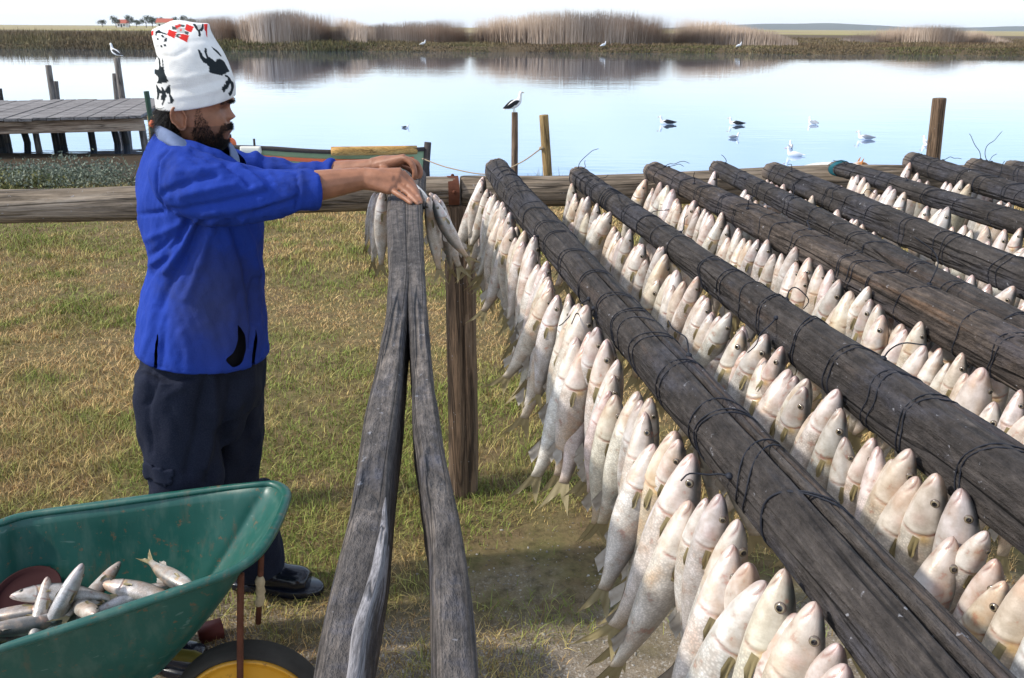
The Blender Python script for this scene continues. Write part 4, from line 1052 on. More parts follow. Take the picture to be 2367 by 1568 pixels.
# ------------------------------------------------------------------ wheelbarrow
WB = thing('wheelbarrow', 'green metal wheelbarrow holding fish, with a yellow-centred wheel', 'wheelbarrow', (-.68, 1.80, 0))
k = NT('green enamel'); v = k.coord('Object'); s1 = k.noise(v, 7, 5, .65); s2 = k.noise(v, 45, 4, .7); s3 = k.noise(k.coord('Object', (9, 9, 2)), 3, 4, .6)
c = k.mix(s1, (.006, .064, .050), (.013, .105, .082)); c = k.mix(k.ramp(s3, [(.5, 0), (.72, .5)]), c, (.085, .15, .12))
c = k.mix(k.ramp(s2, [(.61, 0), (.67, .75)]), c, (.15, .09, .045)); s4 = k.noise(k.coord('Object', (34, 34, 3)), 1, 5, .65); c = k.mix(k.ramp(s4, [(.57, 0), (.68, .55)]), c, (.085, .085, .055)); s5 = k.noise(k.coord('Object', (3, 60, 60)), 1, 2, .5); c = k.mix(k.ramp(s5, [(.70, 0), (.72, .5)]), c, (.12, .20, .17)); k.bump(s1, .08, .01)
M_green2 = k.set(Base_Color=c, Roughness=k.ramp(s1, [(.3, .28), (.7, .5)]), Specular_IOR_Level=.5)
# rim outline (px, py, z), starting at the near rear corner and running round the nose to the far rear
rim_px = [(-330, 1655, .55), (-130, 1560, .565), (0, 1498, .58), (170, 1441, .60), (338, 1385, .62), (450, 1348, .64), (530, 1318, .655), (585, 1280, .668), (625, 1222, .672), (650, 1165, .668), (652, 1140, .662), (628, 1123, .658), (590, 1124, .655), (500, 1134, .638), (386, 1150, .62), (230, 1172, .602), (64, 1195, .585), (0, 1214, .58), (-110, 1240, .565), (-250, 1290, .55)]
rim = spline(np.array([atz(*p) for p in rim_px]), 90)
rim = np.vstack([rim, spline(np.array([rim[-1], rim[-1]*.5+rim[0]*.5+V3(-.08, 0, -.005), rim[0]]), 16)[1:-1]])
nrm = len(rim); cen = rim.mean(0)
# floor outline: rim pulled in and down
def floor_pt(p):
    q = p.copy(); ax = (p-cen)
    fx = np.clip((p[0]+1.45)/.85, 0, 1)
    q = cen+ax*V3(.60, .62, 0)+V3(-.10, -.01, 0); q[2] = .27+.07*max(0, (q[0]+.95)/.25)*0+(.10*max(0, q[0]+.98)/.2)
    return q
flo = np.array([floor_pt(p) for p in rim])
segs_t = np.linspace(0, 1, 12)
def wall(off, tdn=0.):
    rows = []
    for t_ in segs_t:
        e = t_**.9
        P = rim*(1-e)+flo*e; P[:, 2] = rim[:, 2]*(1-t_)+flo[:, 2]*t_
        bul = math.sin(t_*math.pi)*.02; dd = P-cen; dd[:, 2] = 0; dd /= np.linalg.norm(dd, axis=1)[:, None]+1e-9
        rows.append(P+dd*(bul+off))
    return rows
inn = wall(0.); out = wall(.004)
rows = list(reversed(out))+inn
allr = np.array(rows); nR = len(rows)
V = allr.reshape(-1, 3); F = [tuple(reversed(f)) for f in grid_faces(nR, nrm)]
a = len(V); fc = flo.mean(0)
V = np.vstack([V, fc+V3(0, 0, -.004), fc]); F += [(a, (j+1) % nrm, j) for j in range(nrm)]+[(a+1, (nR-1)*nrm+j, (nR-1)*nrm+(j+1) % nrm) for j in range(nrm)]
mobj('tray', V, F, M_green2, WB)
rimc = np.vstack([rim, rim[:3]]); dd = rimc-cen; dd[:, 2] = 0; dd /= np.linalg.norm(dd, axis=1)[:, None]
th = np.linspace(0, 2*math.pi, 12, endpoint=False)
rr_ = rimc+dd*.010; V = (rr_[:, None]+dd[:, None]*(.0135*np.cos(th))[None, :, None]+V3(0, 0, 1)*(.0105*np.sin(th))[None, :, None]).reshape(-1, 3)
mobj('rim', V, grid_faces(len(rr_), 12), M_green2, WB)
# wheel
wc = atz(578, 1632, .195); wax = V3(.10, -.995, 0)
def wheel_ring(prof, name, m, parent):
    """lathe: profile (radius, axial) about the wheel axle"""
    e1 = np.cross(wax, V3(0, 0, 1)); e1 /= np.linalg.norm(e1); e2 = V3(0, 0, 1); n = 64
    a_ = np.linspace(0, 2*math.pi, n, endpoint=False)
    V = np.array([wc+wax*x+r_*(e1*math.cos(t_)+e2*math.sin(t_)) for (r_, x) in prof for t_ in a_])
    return mobj(name, V, grid_faces(len(prof), n), m, parent)
k = NT('yellow paint'); v = k.coord('Object'); s1 = k.noise(v, 14, 5, .7); s2 = k.noise(v, 40, 4, .7)
c = k.mix(s1, (.62, .27, .012), (.72, .36, .03)); c = k.mix(k.ramp(s2, [(.58, 0), (.68, .85)]), c, (.2, .06, .02))
M_yel = k.set(Base_Color=c, Roughness=.4, Specular_IOR_Level=.5)
M_tyre = m_plain('dusty tyre', (.045, .04, .034), .9, .15, var=.45, nscale=25, bump=.3)
wh = thing('wheel', 'x', 'x', (0, 0, 0)); del wh['label']; del wh['category']; wh.parent = WB; wh.matrix_parent_inverse = Matrix.Translation(WB.location).inverted()
pr = [(.128+.052*(.5-.5*math.cos(t_))**1.0 if False else   .178+.015*math.cos(t_), .034*math.sin(t_)) for t_ in np.linspace(0, 2*math.pi, 21)]
wheel_ring(pr, 'tyre', M_tyre, wh)
wheel_ring([(.002, .012), (.03, .014), (.06, .024), (.11, .030), (.138, .020), (.152, .024), (.160, .033), (.166, .033), (.166, -.03), (.15, -.03), (.13, -.02), (.002, -.02)], 'wheel_rim', M_yel, wh)
e1 = np.cross(wax, V3(0, 0, 1)); e1 /= np.linalg.norm(e1)
for a_ in (1.0, 2.4, 3.9, 5.2):
    V, F = ell(wc+wax*.030+.118*(e1*math.cos(a_)+V3(0, 0, 1)*math.sin(a_)), (.012, .012, .012), nu=12, nv=8); mobj('bolt', V, F, m_plain('bolt steel', (.25, .22, .17), .5, .5, metal=.6, var=.3), wh)
V, F = loft([wc-wax*.09, wc+wax*.075], .011, None, 10); mobj('axle', V, F, M_rust, WB)
# stays from the nose of the tray to the axle, frame and legs
def rod(P, r, nm, m=None): V, F = tube(P, r, 8); return mobj(nm, V, F, m or M_rust, WB)
sA = atz(557, 1325, .60); sA2 = aty(548, 1568, wc[1]-.07)
rod(spline([sA, (sA+sA2)/2+V3(.004, 0, .01), wc+wax*.07+V3(-.012, 0, 0)], 14), .0085, 'front_stay')
fB = atz(604, 1285, .62); fB2 = aty(597, 1440, fB[1]+.05)
rod([fB, fB2], .0075, 'hanging_rod')
V, F = loft(spline([fB*.72+fB2*.28+V3(0, -.006, 0), fB*.45+fB2*.55+V3(.004, -.006, 0), fB*.3+fB2*.7+V3(0, -.005, 0)], 9), np.array([.008, .013, .010, .013, .009, .013, .011, .013, .008]), None, 8)
mobj('rag_tie', V, F, m_plain('rag', (.45, .36, .23), .95, .1, var=.4, nscale=60, bump=.5), WB)
for sg, yy in ((-1, 1.60), (1, 2.02)):
    rod([(-1.75, yy-.06*sg, .46), (-1.25, yy-.06*sg, .255), (-.86, yy-.1*sg, .235), tuple(wc+wax*(-.075 if sg > 0 else .075))], .016, 'frame_tube', m_plain('yellow-green tube', (.20, .17, .03), .6, .3, var=.4))
    rod(spline([(-1.30, yy-.06*sg, .28), (-1.34, yy-.02*sg, .02), (-1.2, yy-.02*sg, .015), (-1.12, yy-.06*sg, .27)], 24), .013, 'leg')
rb_ = atz(492, 1462, .12)
# red tin or block lying on the ground under the barrow
mb = MB(); mb.add(*box(atz(487, 1462, .02)+V3(0, 0, .004), (.075, .05, .045), Matrix.Rotation(.5, 3, 'Z'))); o = mb.build('block', m_plain('dull red', (.11, .022, .016), .7, .3, var=.4)); tag(o, 'small dark red block on the gravel below the barrow', 'block')
# fish and a maroon dish in the tray
V, F = [], []
dish_c = atz(66, 1380, .41); prof = [(0, 0), (.06, 0), (.082, .004), (.088, .016), (.084, .016), (.078, .007), (.055, .004), (0, .004)]
a_ = np.linspace(0, 2*math.pi, 40, endpoint=False)
Vd = np.array([dish_c+V3(r_*math.cos(t_), r_*math.sin(t_), z_) for r_, z_ in prof for t_ in a_])
Rd = np.array(Matrix.Rotation(.35, 3, 'X')); Vd = (Vd-dish_c) @ Rd.T+dish_c
o = mobj('dish', Vd, grid_faces(len(prof), 40), m_plain('maroon plastic', (.032, .009, .010), .8, .15)); tag(o, 'round maroon dish lying in the barrow behind the fish', 'dish')
def lie_fish(cx, cy, cz, head, pitch, roll_, s, var, tint, lab):
    """fish whose middle lies at the picture point and height cz; head: heading of the snout (0 = +X, 90 = away)"""
    d = Vector((math.cos(R(head))*math.cos(R(pitch)), math.sin(R(head))*math.cos(R(pitch)), math.sin(R(pitch))))
    A = Vector(atz(cx, cy, cz))+d*(FL*.48*s); q = d.to_track_quat('Z', 'X').to_matrix().to_4x4()
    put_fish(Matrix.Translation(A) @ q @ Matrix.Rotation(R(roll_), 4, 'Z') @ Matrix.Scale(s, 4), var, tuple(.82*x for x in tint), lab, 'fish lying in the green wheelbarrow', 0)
lie = [(388, 1338, .495, -35, 6, 100, .80, 4, (1.15, 1.12, 1.08), 'white-bellied fish lying highest in the barrow, at the right'),
       (345, 1370, .475, 172, 5, 80, .92, 1, (1.1, .98, .93), 'pinkish plump fish just below the highest one in the barrow'),
       (262, 1398, .455, 25, 8, 250, 1.0, 2, (.55, .54, .57), 'long dark-backed fish slanting along the near rim of the barrow'),
       (330, 1392, .44, 10, 0, 240, .85, 0, (.4, .4, .45), 'dark fish under the pinkish plump one in the barrow'),
       (160, 1362, .505, 200, 4, 60, .92, 5, (.95, .92, .9), 'curled fish topmost in the left heap of the barrow'),
       (136, 1428, .47, 60, 52, 200, .95, 3, (.66, .70, .82), 'blue-grey fish standing head up in the left barrow heap'),
       (195, 1402, .475, 310, 20, 250, .88, 1, (.8, .7, .55), 'tan fish folded behind the blue-grey one in the barrow'),
       (216, 1376, .475, 75, 15, 120, .78, 2, (.85, .78, .7), 'short fish pointing away in the left heap'),
       (15, 1420, .47, 5, 4, 95, .92, 0, (.75, .62, .62), 'fish with pinkish flank lying at the left frame edge, upper one'),
       (20, 1462, .455, 20, 5, 60, .92, 4, (.78, .8, .86), 'silvery fish at the left frame edge, below the pinkish one'),
       (98, 1446, .455, 100, 45, 150, .82, 5, (.95, .88, .8), 'pale fish bent over the near rim, left of the upright fish'),
       (-30, 1455, .43, -10, 0, 45, .9, 3, (.6, .5, .48), 'dark reddish fish in the corner of the barrow by the frame'),
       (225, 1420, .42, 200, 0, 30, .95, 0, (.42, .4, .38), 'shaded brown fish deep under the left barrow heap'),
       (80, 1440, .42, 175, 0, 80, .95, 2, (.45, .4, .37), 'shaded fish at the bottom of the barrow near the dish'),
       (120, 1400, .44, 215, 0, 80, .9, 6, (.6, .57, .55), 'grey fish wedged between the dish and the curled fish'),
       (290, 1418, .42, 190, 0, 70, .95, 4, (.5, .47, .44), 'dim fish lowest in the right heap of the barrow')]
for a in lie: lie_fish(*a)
# ------------------------------------------------------------------ person
PR = thing('person', 'bearded person in a blue jacket and white patterned beanie tying fish on the split pole', 'person', (-.92, 2.38, 0))
YB = 2.42
# head frame: u forward, v towards the viewer, w up
e_u = V3(.978, .208, 0); e_v = V3(.208, -.978, 0); e_w = V3(0, 0, 1)
HP = aty(470, 270, YB)
def numpx(d): return (proj(HP+d*.01)-proj(HP))[0]/.01
KU = numpx(e_u)[0]; KW = -numpx(e_w)[1]
def hloc(px, py):
    """where the line of sight through a picture point meets the head's middle plane"""
    d = ray(px, py); t = ((HP-CP) @ e_v)/(d @ e_v); q = CP+d*t-HP; return q @ e_u, q @ e_w
def hw(u, v, w): return HP+np.multiply.outer(u, e_u)+np.multiply.outer(v, e_v)+np.multiply.outer(w, e_w)
# base head: rows by height
hrow = np.array([  # py, front px, back px, half width m
    (108, 455, 435, .012), (114, 482, 406, .042), (126, 500, 390, .056), (145, 514, 380, .066), (172, 525, 373, .072), (200, 533, 371, .0755), (222, 537, 373, .077), (236, 536, 378, .0755),
    (244, 528, 382, .073), (256, 525, 387, .0715), (268, 527, 392, .071), (280, 530, 396, .069), (290, 533, 398, .0665), (298, 534.5, 400, .065), (306, 533, 402, .0635), (314, 530, 405, .061), (324, 527, 410, .056), (332, 522, 418, .049), (339, 513, 430, .038), (345, 495, 445, .018)])
rows_ = spline(hrow, 72); nph = 80; phi = np.linspace(0, 2*math.pi, nph, endpoint=False)
P = []; 
for py, fx, bx, hwid in rows_:
    uf, w = hloc(fx, py); ub, _ = hloc(bx, py); uc = ub+(uf-ub)*.46
    for f_ in phi:
        c_, s_ = math.cos(f_), math.sin(f_)
        pw = 2.35
        cx = math.copysign(abs(c_)**(2/pw), c_); sx_ = math.copysign(abs(s_)**(2/pw), s_)
        u = uc+(uf-uc)*cx if c_ > 0 else uc+(uc-ub)*cx
        P.append((u, hwid*sx_*(1-.10*max(0, c_)**2), w))
P = np.array(P)
G = lambda x, c, s: np.exp(-((x-c)/s)**2)
_, wN = hloc(0, 244); _, wT = hloc(0, 277); _, wB = hloc(0, 287); _, wEye = hloc(0, 255); _, wBrow = hloc(0, 236); _, wM = hloc(0, 304); _, wUL = hloc(0, 298); _, wLL = hloc(0, 310); _, wCh = hloc(0, 277)
u, v, w = P.T; front = sstep(.0, .05, u)
t_ = np.clip((wN-w)/(wN-wT), 0, 1.4)
nose = np.where(t_ <= 1, .0205*t_**.85, .0205*np.clip(1-((t_-1)/.28), 0, 1)**.6)*(w < wN)
sig = .0085+.0085*np.clip(t_, 0, 1)**1.6
du = nose*np.exp(-(v/sig)**4)
du = du-.0085*G(np.abs(v), .030, .013)*G(w, wEye, .010)+.0045*G(w, wBrow, .007)*sstep(.06, .02, np.abs(v))
du = du+.0045*G(np.abs(v), .043, .016)*G(w, wCh, .016)
du = du-.0045*G(w, wM, .0035)*sstep(.030, .018, np.abs(v))+.0035*G(w, wUL, .005)*sstep(.027, .014, np.abs(v))+.004*G(w, wLL, .0052)*sstep(.025, .012, np.abs(v))
du = du-.003*G(np.abs(v), .021, .006)*G(w, wUL+.012, .012)
P[:, 0] += du*front
alar = G(np.abs(v), .0165, .006)*G(w, wT+.001, .007)*front; P[:, 1] += np.sign(v)*alar*.0
P[:, 0] += alar*.007
HV = hw(P[:, 0], P[:, 1], P[:, 2]); HF = grid_faces(72, nph); a = len(HV)
HV = np.vstack([HV, HV[:nph].mean(0), HV[-nph:].mean(0)])
HF += [(a, (j+1) % nph, j) for j in range(nph)]+[(a+1, 71*nph+j, 71*nph+(j+1) % nph) for j in range(nph)]
def orient(V, F):
    """closed shape with outward faces"""
    V = np.asarray(V); vol = 0
    for f in F:
        for i in range(1, len(f)-1): vol += np.dot(V[f[0]], np.cross(V[f[i]], V[f[i+1]]))
    return (V, F) if vol > 0 else (V, [tuple(reversed(f)) for f in F])
# ears
def ear(sg):
    eu, ew = hloc(424, 266); n = 34; th = np.linspace(0, 2*math.pi, n, endpoint=False); rows = []
    tilt = .22
    for rr, off in ((.05, .004), (.45, .004), (.68, .007), (.80, .016), (.92, .019), (1.0, .015), (1.0, .010), (.9, .006), (.55, -.004), (.05, -.006)):
        e_h = .0335*rr; e_w_ = .0205*rr*(1-.25*(np.sin(th) < -.3)*1)
        xx = e_w_*np.cos(th); zz = e_h*np.sin(th)-.002
        X = xx*math.cos(tilt)-zz*math.sin(tilt)*-1*-1; Z_ = xx*math.sin(tilt)+zz*math.cos(tilt)
        flare = off+.010*np.clip(-np.cos(th), 0, 1)*rr
        rows.append(hw(eu+X, sg*(.068+flare), ew+Z_))
    V = np.array(rows).reshape(-1, 3); F = grid_faces(10, n); a = len(V); V = np.vstack([V, rows[0].mean(0), rows[-1].mean(0)])
    F += [(a, (j+1) % n, j) for j in range(n)]+[(a+1, 9*n+j, 9*n+(j+1) % n) for j in range(n)]
    return V, F
cap = lambda pts, radii, flat=1., n=14, segs=14: loft(spline(np.array(pts, float), n), np.interp(np.linspace(0, 1, n), np.linspace(0, 1, len(radii)), radii), np.interp(np.linspace(0, 1, n), np.linspace(0, 1, len(radii)), radii)*flat, segs)
A_ = lambda px, py, Y_: aty(px, py, Y_)
body = [orient(HV, HF), orient(*ear(1)), orient(*ear(-1)),
        cap([A_(436, 285, YB), A_(428, 330, YB), A_(430, 375, YB)], (.058, .057, .075)),
        cap([A_(455, 360, YB), A_(462, 480, YB), A_(470, 640, YB), A_(468, 820, YB), A_(468, 900, YB)], (.08, .10, .095, .095, .08), 1.0),
        ]
# arms: near (right) and far (left)
SH_N, EL_N, WR_N = A_(410, 412, 2.25), A_(610, 450, 2.232), A_(838, 413, 2.285)
SH_F, EL_F, WR_F = A_(468, 400, 2.60), A_(640, 424, 2.683), A_(862, 388, 2.63)
def ncap(pts, radii, flat=1., up=None): return cap(pts, radii, flat)
body += [cap([SH_N, EL_N], (.055, .043)), cap([EL_N, EL_N*.55+WR_N*.45, WR_N*.85+EL_N*.15, WR_N], (.045, .043, .033, .029), 1.0, 18),
         cap([SH_F, EL_F], (.055, .043)), cap([EL_F, EL_F*.4+WR_F*.6, WR_F*.85+EL_F*.15, WR_F], (.040, .039, .031, .027), 1.0, 18)]
def finger(pts, r0, r1):
    S = spline(np.array(pts, float), 22); t = np.linspace(0, 1, 22); rad = r0+(r1-r0)*t
    rad = rad*(1+.10*np.exp(-((t-.36)/.07)**2)+.09*np.exp(-((t-.70)/.06)**2)); rad[-1] *= .35; rad[-2] *= .75
    return loft(S, rad, None, 12)
# near hand: back of the hand to the viewer, fingers reaching down over the pole
def palm(wr, kn, thick, seed=0):
    """slab from the wrist to the knuckle line (list of knuckle points)"""
    parts = []
    for k_ in kn: parts.append(cap([wr*.94+k_*.06, wr*.5+k_*.5, k_], (.025, .020, .0135), 1.0, 10, 12))
    parts.append(cap([wr, wr*.6+np.mean(kn, 0)*.4, np.mean(kn, 0)*.9+wr*.1], (.026, .026, .018), 1.15, 10, 14))
    return parts
kn_n = [A_(930, 399, 2.29), A_(925, 413, 2.275), A_(917, 428, 2.265), A_(905, 440, 2.255)]
body += palm(WR_N, kn_n, .02)
tips = [[A_(930, 399, 2.29), A_(949, 419, 2.285), A_(961, 439, 2.262), A_(968, 457, 2.235)],
        [A_(925, 413, 2.275), A_(947, 431, 2.265), A_(964, 452, 2.24), A_(975, 471, 2.215)],
        [A_(917, 428, 2.265), A_(938, 443, 2.25), A_(955, 458, 2.228), A_(968, 474, 2.205)],
        [A_(905, 440, 2.255), A_(924, 452, 2.235), A_(940, 462, 2.22), A_(952, 472, 2.20)]]
for i, p_ in enumerate(tips): body.append(finger(p_, (.0095, .0098, .0092, .008)[i], (.0068, .007, .0066, .006)[i]))
body.append(finger([A_(868, 410, 2.29), A_(893, 412, 2.315), A_(917, 425, 2.33), A_(936, 440, 2.32)], .0125, .0085))
# far hand: curled, pinching the string
kn_f = [A_(938, 366, 2.60), A_(931, 368, 2.625), A_(925, 374, 2.65), A_(920, 382, 2.67)]
body += palm(WR_F, kn_f, .02)
tips_f = [[A_(936, 366, 2.595), A_(953, 381, 2.585), A_(959, 403, 2.58), A_(952, 424, 2.585)],
          [A_(933, 366, 2.62), A_(961, 377, 2.615), A_(972, 398, 2.61), A_(963, 420, 2.605)],
          [A_(927, 372, 2.645), A_(957, 385, 2.645), A_(968, 404, 2.64), A_(958, 424, 2.63)],
          [A_(921, 381, 2.668), A_(947, 392, 2.668), A_(957, 408, 2.66), A_(948, 424, 2.65)]]
for i, p_ in enumerate(tips_f): body.append(finger(p_, (.0097, .0100, .0095, .0082)[i], (.0072, .0074, .007, .0062)[i]))
body.append(finger([A_(880, 392, 2.60), A_(908, 402, 2.575), A_(930, 415, 2.57), A_(947, 430, 2.575)], .0125, .0085))
# legs
HIPN, KNN, ANN = A_(428, 860, 2.30), A_(416, 1120, 2.25), V3(-1.135, 2.17, .10)
HIPF, KNF, ANF = A_(515, 860, 2.50), A_(545, 1120, 2.50), V3(-.90, 2.54, .10)
body += [cap([HIPN, A_(418, 1000, 2.28), V3(-1.065, 2.235, .38), ANN], (.06, .05, .04, .03)), cap([A_(500, 860, 2.48), A_(512, 1000, 2.50), V3(-.88, 2.53, .38), ANF], (.05, .04, .035, .03)),
         cap([ANN, ANN+V3(.08, -.01, -.05)], (.03, .025)), cap([ANF, ANF+V3(.08, 0, -.05)], (.03, .025))]
body = [orient(V, F) for V, F in body]
BV, BF, BN = voxelize(body, .0032, 2, .45)
pp = proj(BV); q_ = BV-HP; bu, bv, bw = q_ @ e_u, q_ @ e_v, q_ @ e_w
skin = np.tile(np.array((.35, .152, .082)), (len(BV), 1))
ishead = (bw > -.12) & (np.abs(bv) < .12) & (np.abs(bu) < .16)
def tint(c, m): 
    global skin
    skin = skin*(1-m[:, None])+np.array(c)*m[:, None]
fzone = ishead*1.
tint((.34, .145, .075), fzone*G(bu, .02, .03)*G(bw, wCh, .03)*.8)
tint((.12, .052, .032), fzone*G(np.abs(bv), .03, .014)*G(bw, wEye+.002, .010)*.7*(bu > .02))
lips = fzone*sstep(.026, .016, np.abs(bv))*(G(bw, wUL-.003, .004)+G(bw, wLL, .006))*(bu > .04); tint((.17, .078, .06), np.clip(lips, 0, 1)*.6)
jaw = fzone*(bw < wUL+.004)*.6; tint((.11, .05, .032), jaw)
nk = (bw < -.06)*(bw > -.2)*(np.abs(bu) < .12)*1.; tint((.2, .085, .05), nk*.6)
hand = (pp[:, 0] > 735)*1.
tint((.35, .152, .082), hand*.75)
kd = np.min([np.linalg.norm(BV-np.asarray(p_[j]), axis=1) for p_ in tips+tips_f for j in (0, 1, 2)], axis=0)
tint((.20, .085, .055), hand*np.exp(-(kd/.008)**2)*.55)
# nails
for p_ in tips+tips_f:
    e = np.asarray(p_[3]); d = np.linalg.norm(BV-e-V3(-.002, -.004, .004), axis=1); tint((.50, .28, .20), np.exp(-(d/.0055)**4)*.7)
k = NT('skin'); f1 = k.noise(k.coord('Object'), 38, 5, .6); f2 = k.noise(k.coord('Object'), 420, 3, .6)
c = k.mix(1., k.vcol(), k.ramp(f1, [(.3, .74), (.7, 1.08)]), 'MULTIPLY'); k.bump(k.math('ADD', f2, k.math('MULTIPLY', f1, 1.5)), .22, .0025)
M_skin = k.set(Base_Color=c, Roughness=.48, Specular_IOR_Level=.45)
mobj('body', BV, BF, M_skin, PR, skin)
# eyes and brows
eu, ew = hloc(517, 255)
for sg in (1, -1):
    V, F = ell((0, 0, 0), (.0105, .0125, .0085), nu=16, nv=10); c_ = hw(.0385, sg*.031, wEye-.0005)
    d = V @ np.eye(3); W2 = hw(V[:, 0]+.0385, V[:, 1]+sg*.031, V[:, 2]+wEye-.0005)
    look = V3(.9, 0, -.45); look /= np.linalg.norm(look); cs_ = (V/np.linalg.norm(V, axis=1)[:, None]) @ look
    mobj('eye', W2, F, M_eye, PR, np.where((cs_ > .80)[:, None], (.012, .008, .006), (.30, .25, .21)))
    # upper lid
    V, F = ell((0, 0, 0), (.0122, .0150, .0085), nu=16, nv=10); V = V[V[:, 2] > -2]; 
    W2 = hw(V[:, 0]+.0372, V[:, 1]+sg*.031, V[:, 2]*.75+wEye+.0052); mobj('eyelid', W2, F, m_plain('lid skin', (.17, .075, .042), .5, .4), PR)
M_hair = m_plain('black hair', (.010, .008, .008), .6, .35, var=.4, nscale=60)
def surf_pts(mask, n, seed):
    """random points with normals on the body surface where mask holds"""
    r = np.random.default_rng(seed); Fm = BF[mask[BF].all(1)]
    f = Fm[r.integers(len(Fm), size=n)]; a_, b_ = r.random((2, n, 1))
    lerp4 = lambda A: (A[f[:, 0]]*(1-a_)+A[f[:, 1]]*a_)*(1-b_)+(A[f[:, 3]]*(1-a_)+A[f[:, 2]]*a_)*b_
    N_ = lerp4(BN); return lerp4(BV), N_/np.linalg.norm(N_, axis=1)[:, None]
def strands(name, P, N, L, droop, curl, r0, seed, m, parent, flow=None, seg=5):
    r = np.random.default_rng(seed); n = len(P)
    D = N+r.normal(size=(n, 3))*curl; D = D if flow is None else D*.6+flow
    D /= np.linalg.norm(D, axis=1)[:, None]; pts = [P-N*.002]
    for i in range(seg):
        pts.append(pts[-1]+D*(L/seg)[:, None]); D = D+np.array((0, 0, -droop))+r.normal(size=(n, 3))*curl; D /= np.linalg.norm(D, axis=1)[:, None]
    S = np.cross(D, r.normal(size=(n, 3))); S /= np.linalg.norm(S, axis=1)[:, None]; S2 = np.cross(D, S)
    V = []
    for i, p_ in enumerate(pts):
        rr = r0*(1-.8*i/seg)
        for a_ in (0, 2.094, 4.189): V.append(p_+S*rr*math.cos(a_)+S2*rr*math.sin(a_))
    V = np.stack(V, 1); kk = V.shape[1]; F = []
    for i in range(seg):
        for j in range(3): F.append((i*3+j, i*3+(j+1) % 3, (i+1)*3+(j+1) % 3, (i+1)*3+j))
    F = (np.array(F)[None]+(np.arange(n)*kk)[:, None, None]).reshape(-1, 4)
    return mobj(name, V.reshape(-1, 3), F, m, parent)
# beard: side-burn, cheek line, moustache, chin; polygon in picture space on either side
side = np.abs(bv) > -1
z2b = lambda zx, zy: ((420+zx/8.709)/1.0815, (220+zy/8.709)/1.0815)
beard_poly = [z2b(*q) for q in ((600, 420), (720, 420), (760, 600), (860, 760), (950, 900), (1010, 1000), (1090, 960), (1130, 830), (1210, 770), (1420, 745), (1460, 830), (1420, 900), (1260, 935), (1190, 990), (1190, 1060), (1280, 1110), (1400, 1120), (1400, 1400), (900, 1420), (480, 1060), (540, 900), (570, 700))]
# mirror the far side by projecting every point from its near twin
twin = HP+np.outer(bu, e_u)+np.outer(np.abs(bv), e_v)+np.outer(bw, e_w)
bmask = ishead & in_poly(proj(twin), beard_poly) & (bu > -.045) & (bw > -.1)
Pb, Nb = surf_pts(bmask, 7500, 501)
wb = (Pb-HP) @ e_w; ub_ = (Pb-HP) @ e_u
Lb = np.interp(wb, (-.075, -.045, -.02, .02), (.012, .011, .009, .005))*(.6+.7*np.random.default_rng(3).random(len(Pb)))
strands('beard', Pb, Nb, Lb, .14, .34, .00055, 502, M_hair, PR)
hmask = (np.abs(bv) < .0735) & (bw > -.085) & (bw < .035) & (bu < -.035) & (np.abs(bu) < .16) & ~((np.abs(bv) > .055) & (bu > -.066))
Ph, Nh = surf_pts(hmask, 5000, 503)
strands('hair', Ph, Nh, .02+.035*np.random.default_rng(4).random(len(Ph)), .25, .22, .0007, 504, M_hair, PR)
wbr = wBrow
mask = ishead & (np.abs(bw-(wbr-.001-.12*np.abs(np.abs(bv)-.03))) < .0045) & (np.abs(bv) > .009) & (np.abs(bv) < .055) & (bu > .03)
Pe, Ne = surf_pts(mask, 600, 505)
strands('eyebrows', Pe, Ne, .006+.005*np.random.default_rng(5).random(len(Pe)), -.05, .25, .0005, 506, M_hair, PR)

# beanie
zc = lambda zx, zy: ((380+zx/6.818)/1.0815, (60+zy/6.818)/1.0815)
brow_rows = np.array([  # back px,py  front px,py  near-side dip px, half thickness m
    (361, 247, 541, 221, 13, .0865), (360, 242, 545, 216, 13, .092), (357, 215, 543, 190, 11, .0935), (357, 185, 537, 168, 7, .092), (359, 155, 528, 145, 4, .089), (363, 128, 514, 118, 2, .083),
    (358, 105, 501, 97, 0, .070), (352, 86, 490, 77, -1, .050), (350, 76, 486, 65, -2, .032), (351, 71, 484, 58, -3, .016), (353, 70, 482, 56, -4, .004)])
S = spline(brow_rows, 130); nc = 260; th = np.linspace(0, 2*math.pi, nc, endpoint=False); V = []
for i, (bx, by, fx, fy, dip, th_) in enumerate(S):
    ub, wb_ = hloc(bx, by); uf, wf = hloc(fx, fy); cu, cw_ = (ub+uf)/2, (wb_+wf)/2
    tt = i/129; pw = 2.15+1.2*tt**3
    cx = np.sign(np.cos(th))*np.abs(np.cos(th))**(2/pw); sx_ = np.sign(np.sin(th))*np.abs(np.sin(th))**(2/pw)
    top_sag = 12*sstep(.8, 1, tt)*np.exp(-((cx+.15)/.55)**2)
    uu = cu+(uf-ub)/2*cx; ww = cw_+(wf-wb_)/2*cx-(dip-top_sag)/KW*np.abs(sx_)**1.2
    V.append(hw(uu, th_*sx_, ww))
HVt = np.array(V).reshape(-1, 3)
ctr = np.array(V).mean(1).repeat(nc, 0); dr = HVt-ctr; dr[:, 2] *= .2; dr /= np.linalg.norm(dr, axis=1)[:, None]+1e-9
hp = proj(HVt)
wr_ = np.zeros(len(HVt))
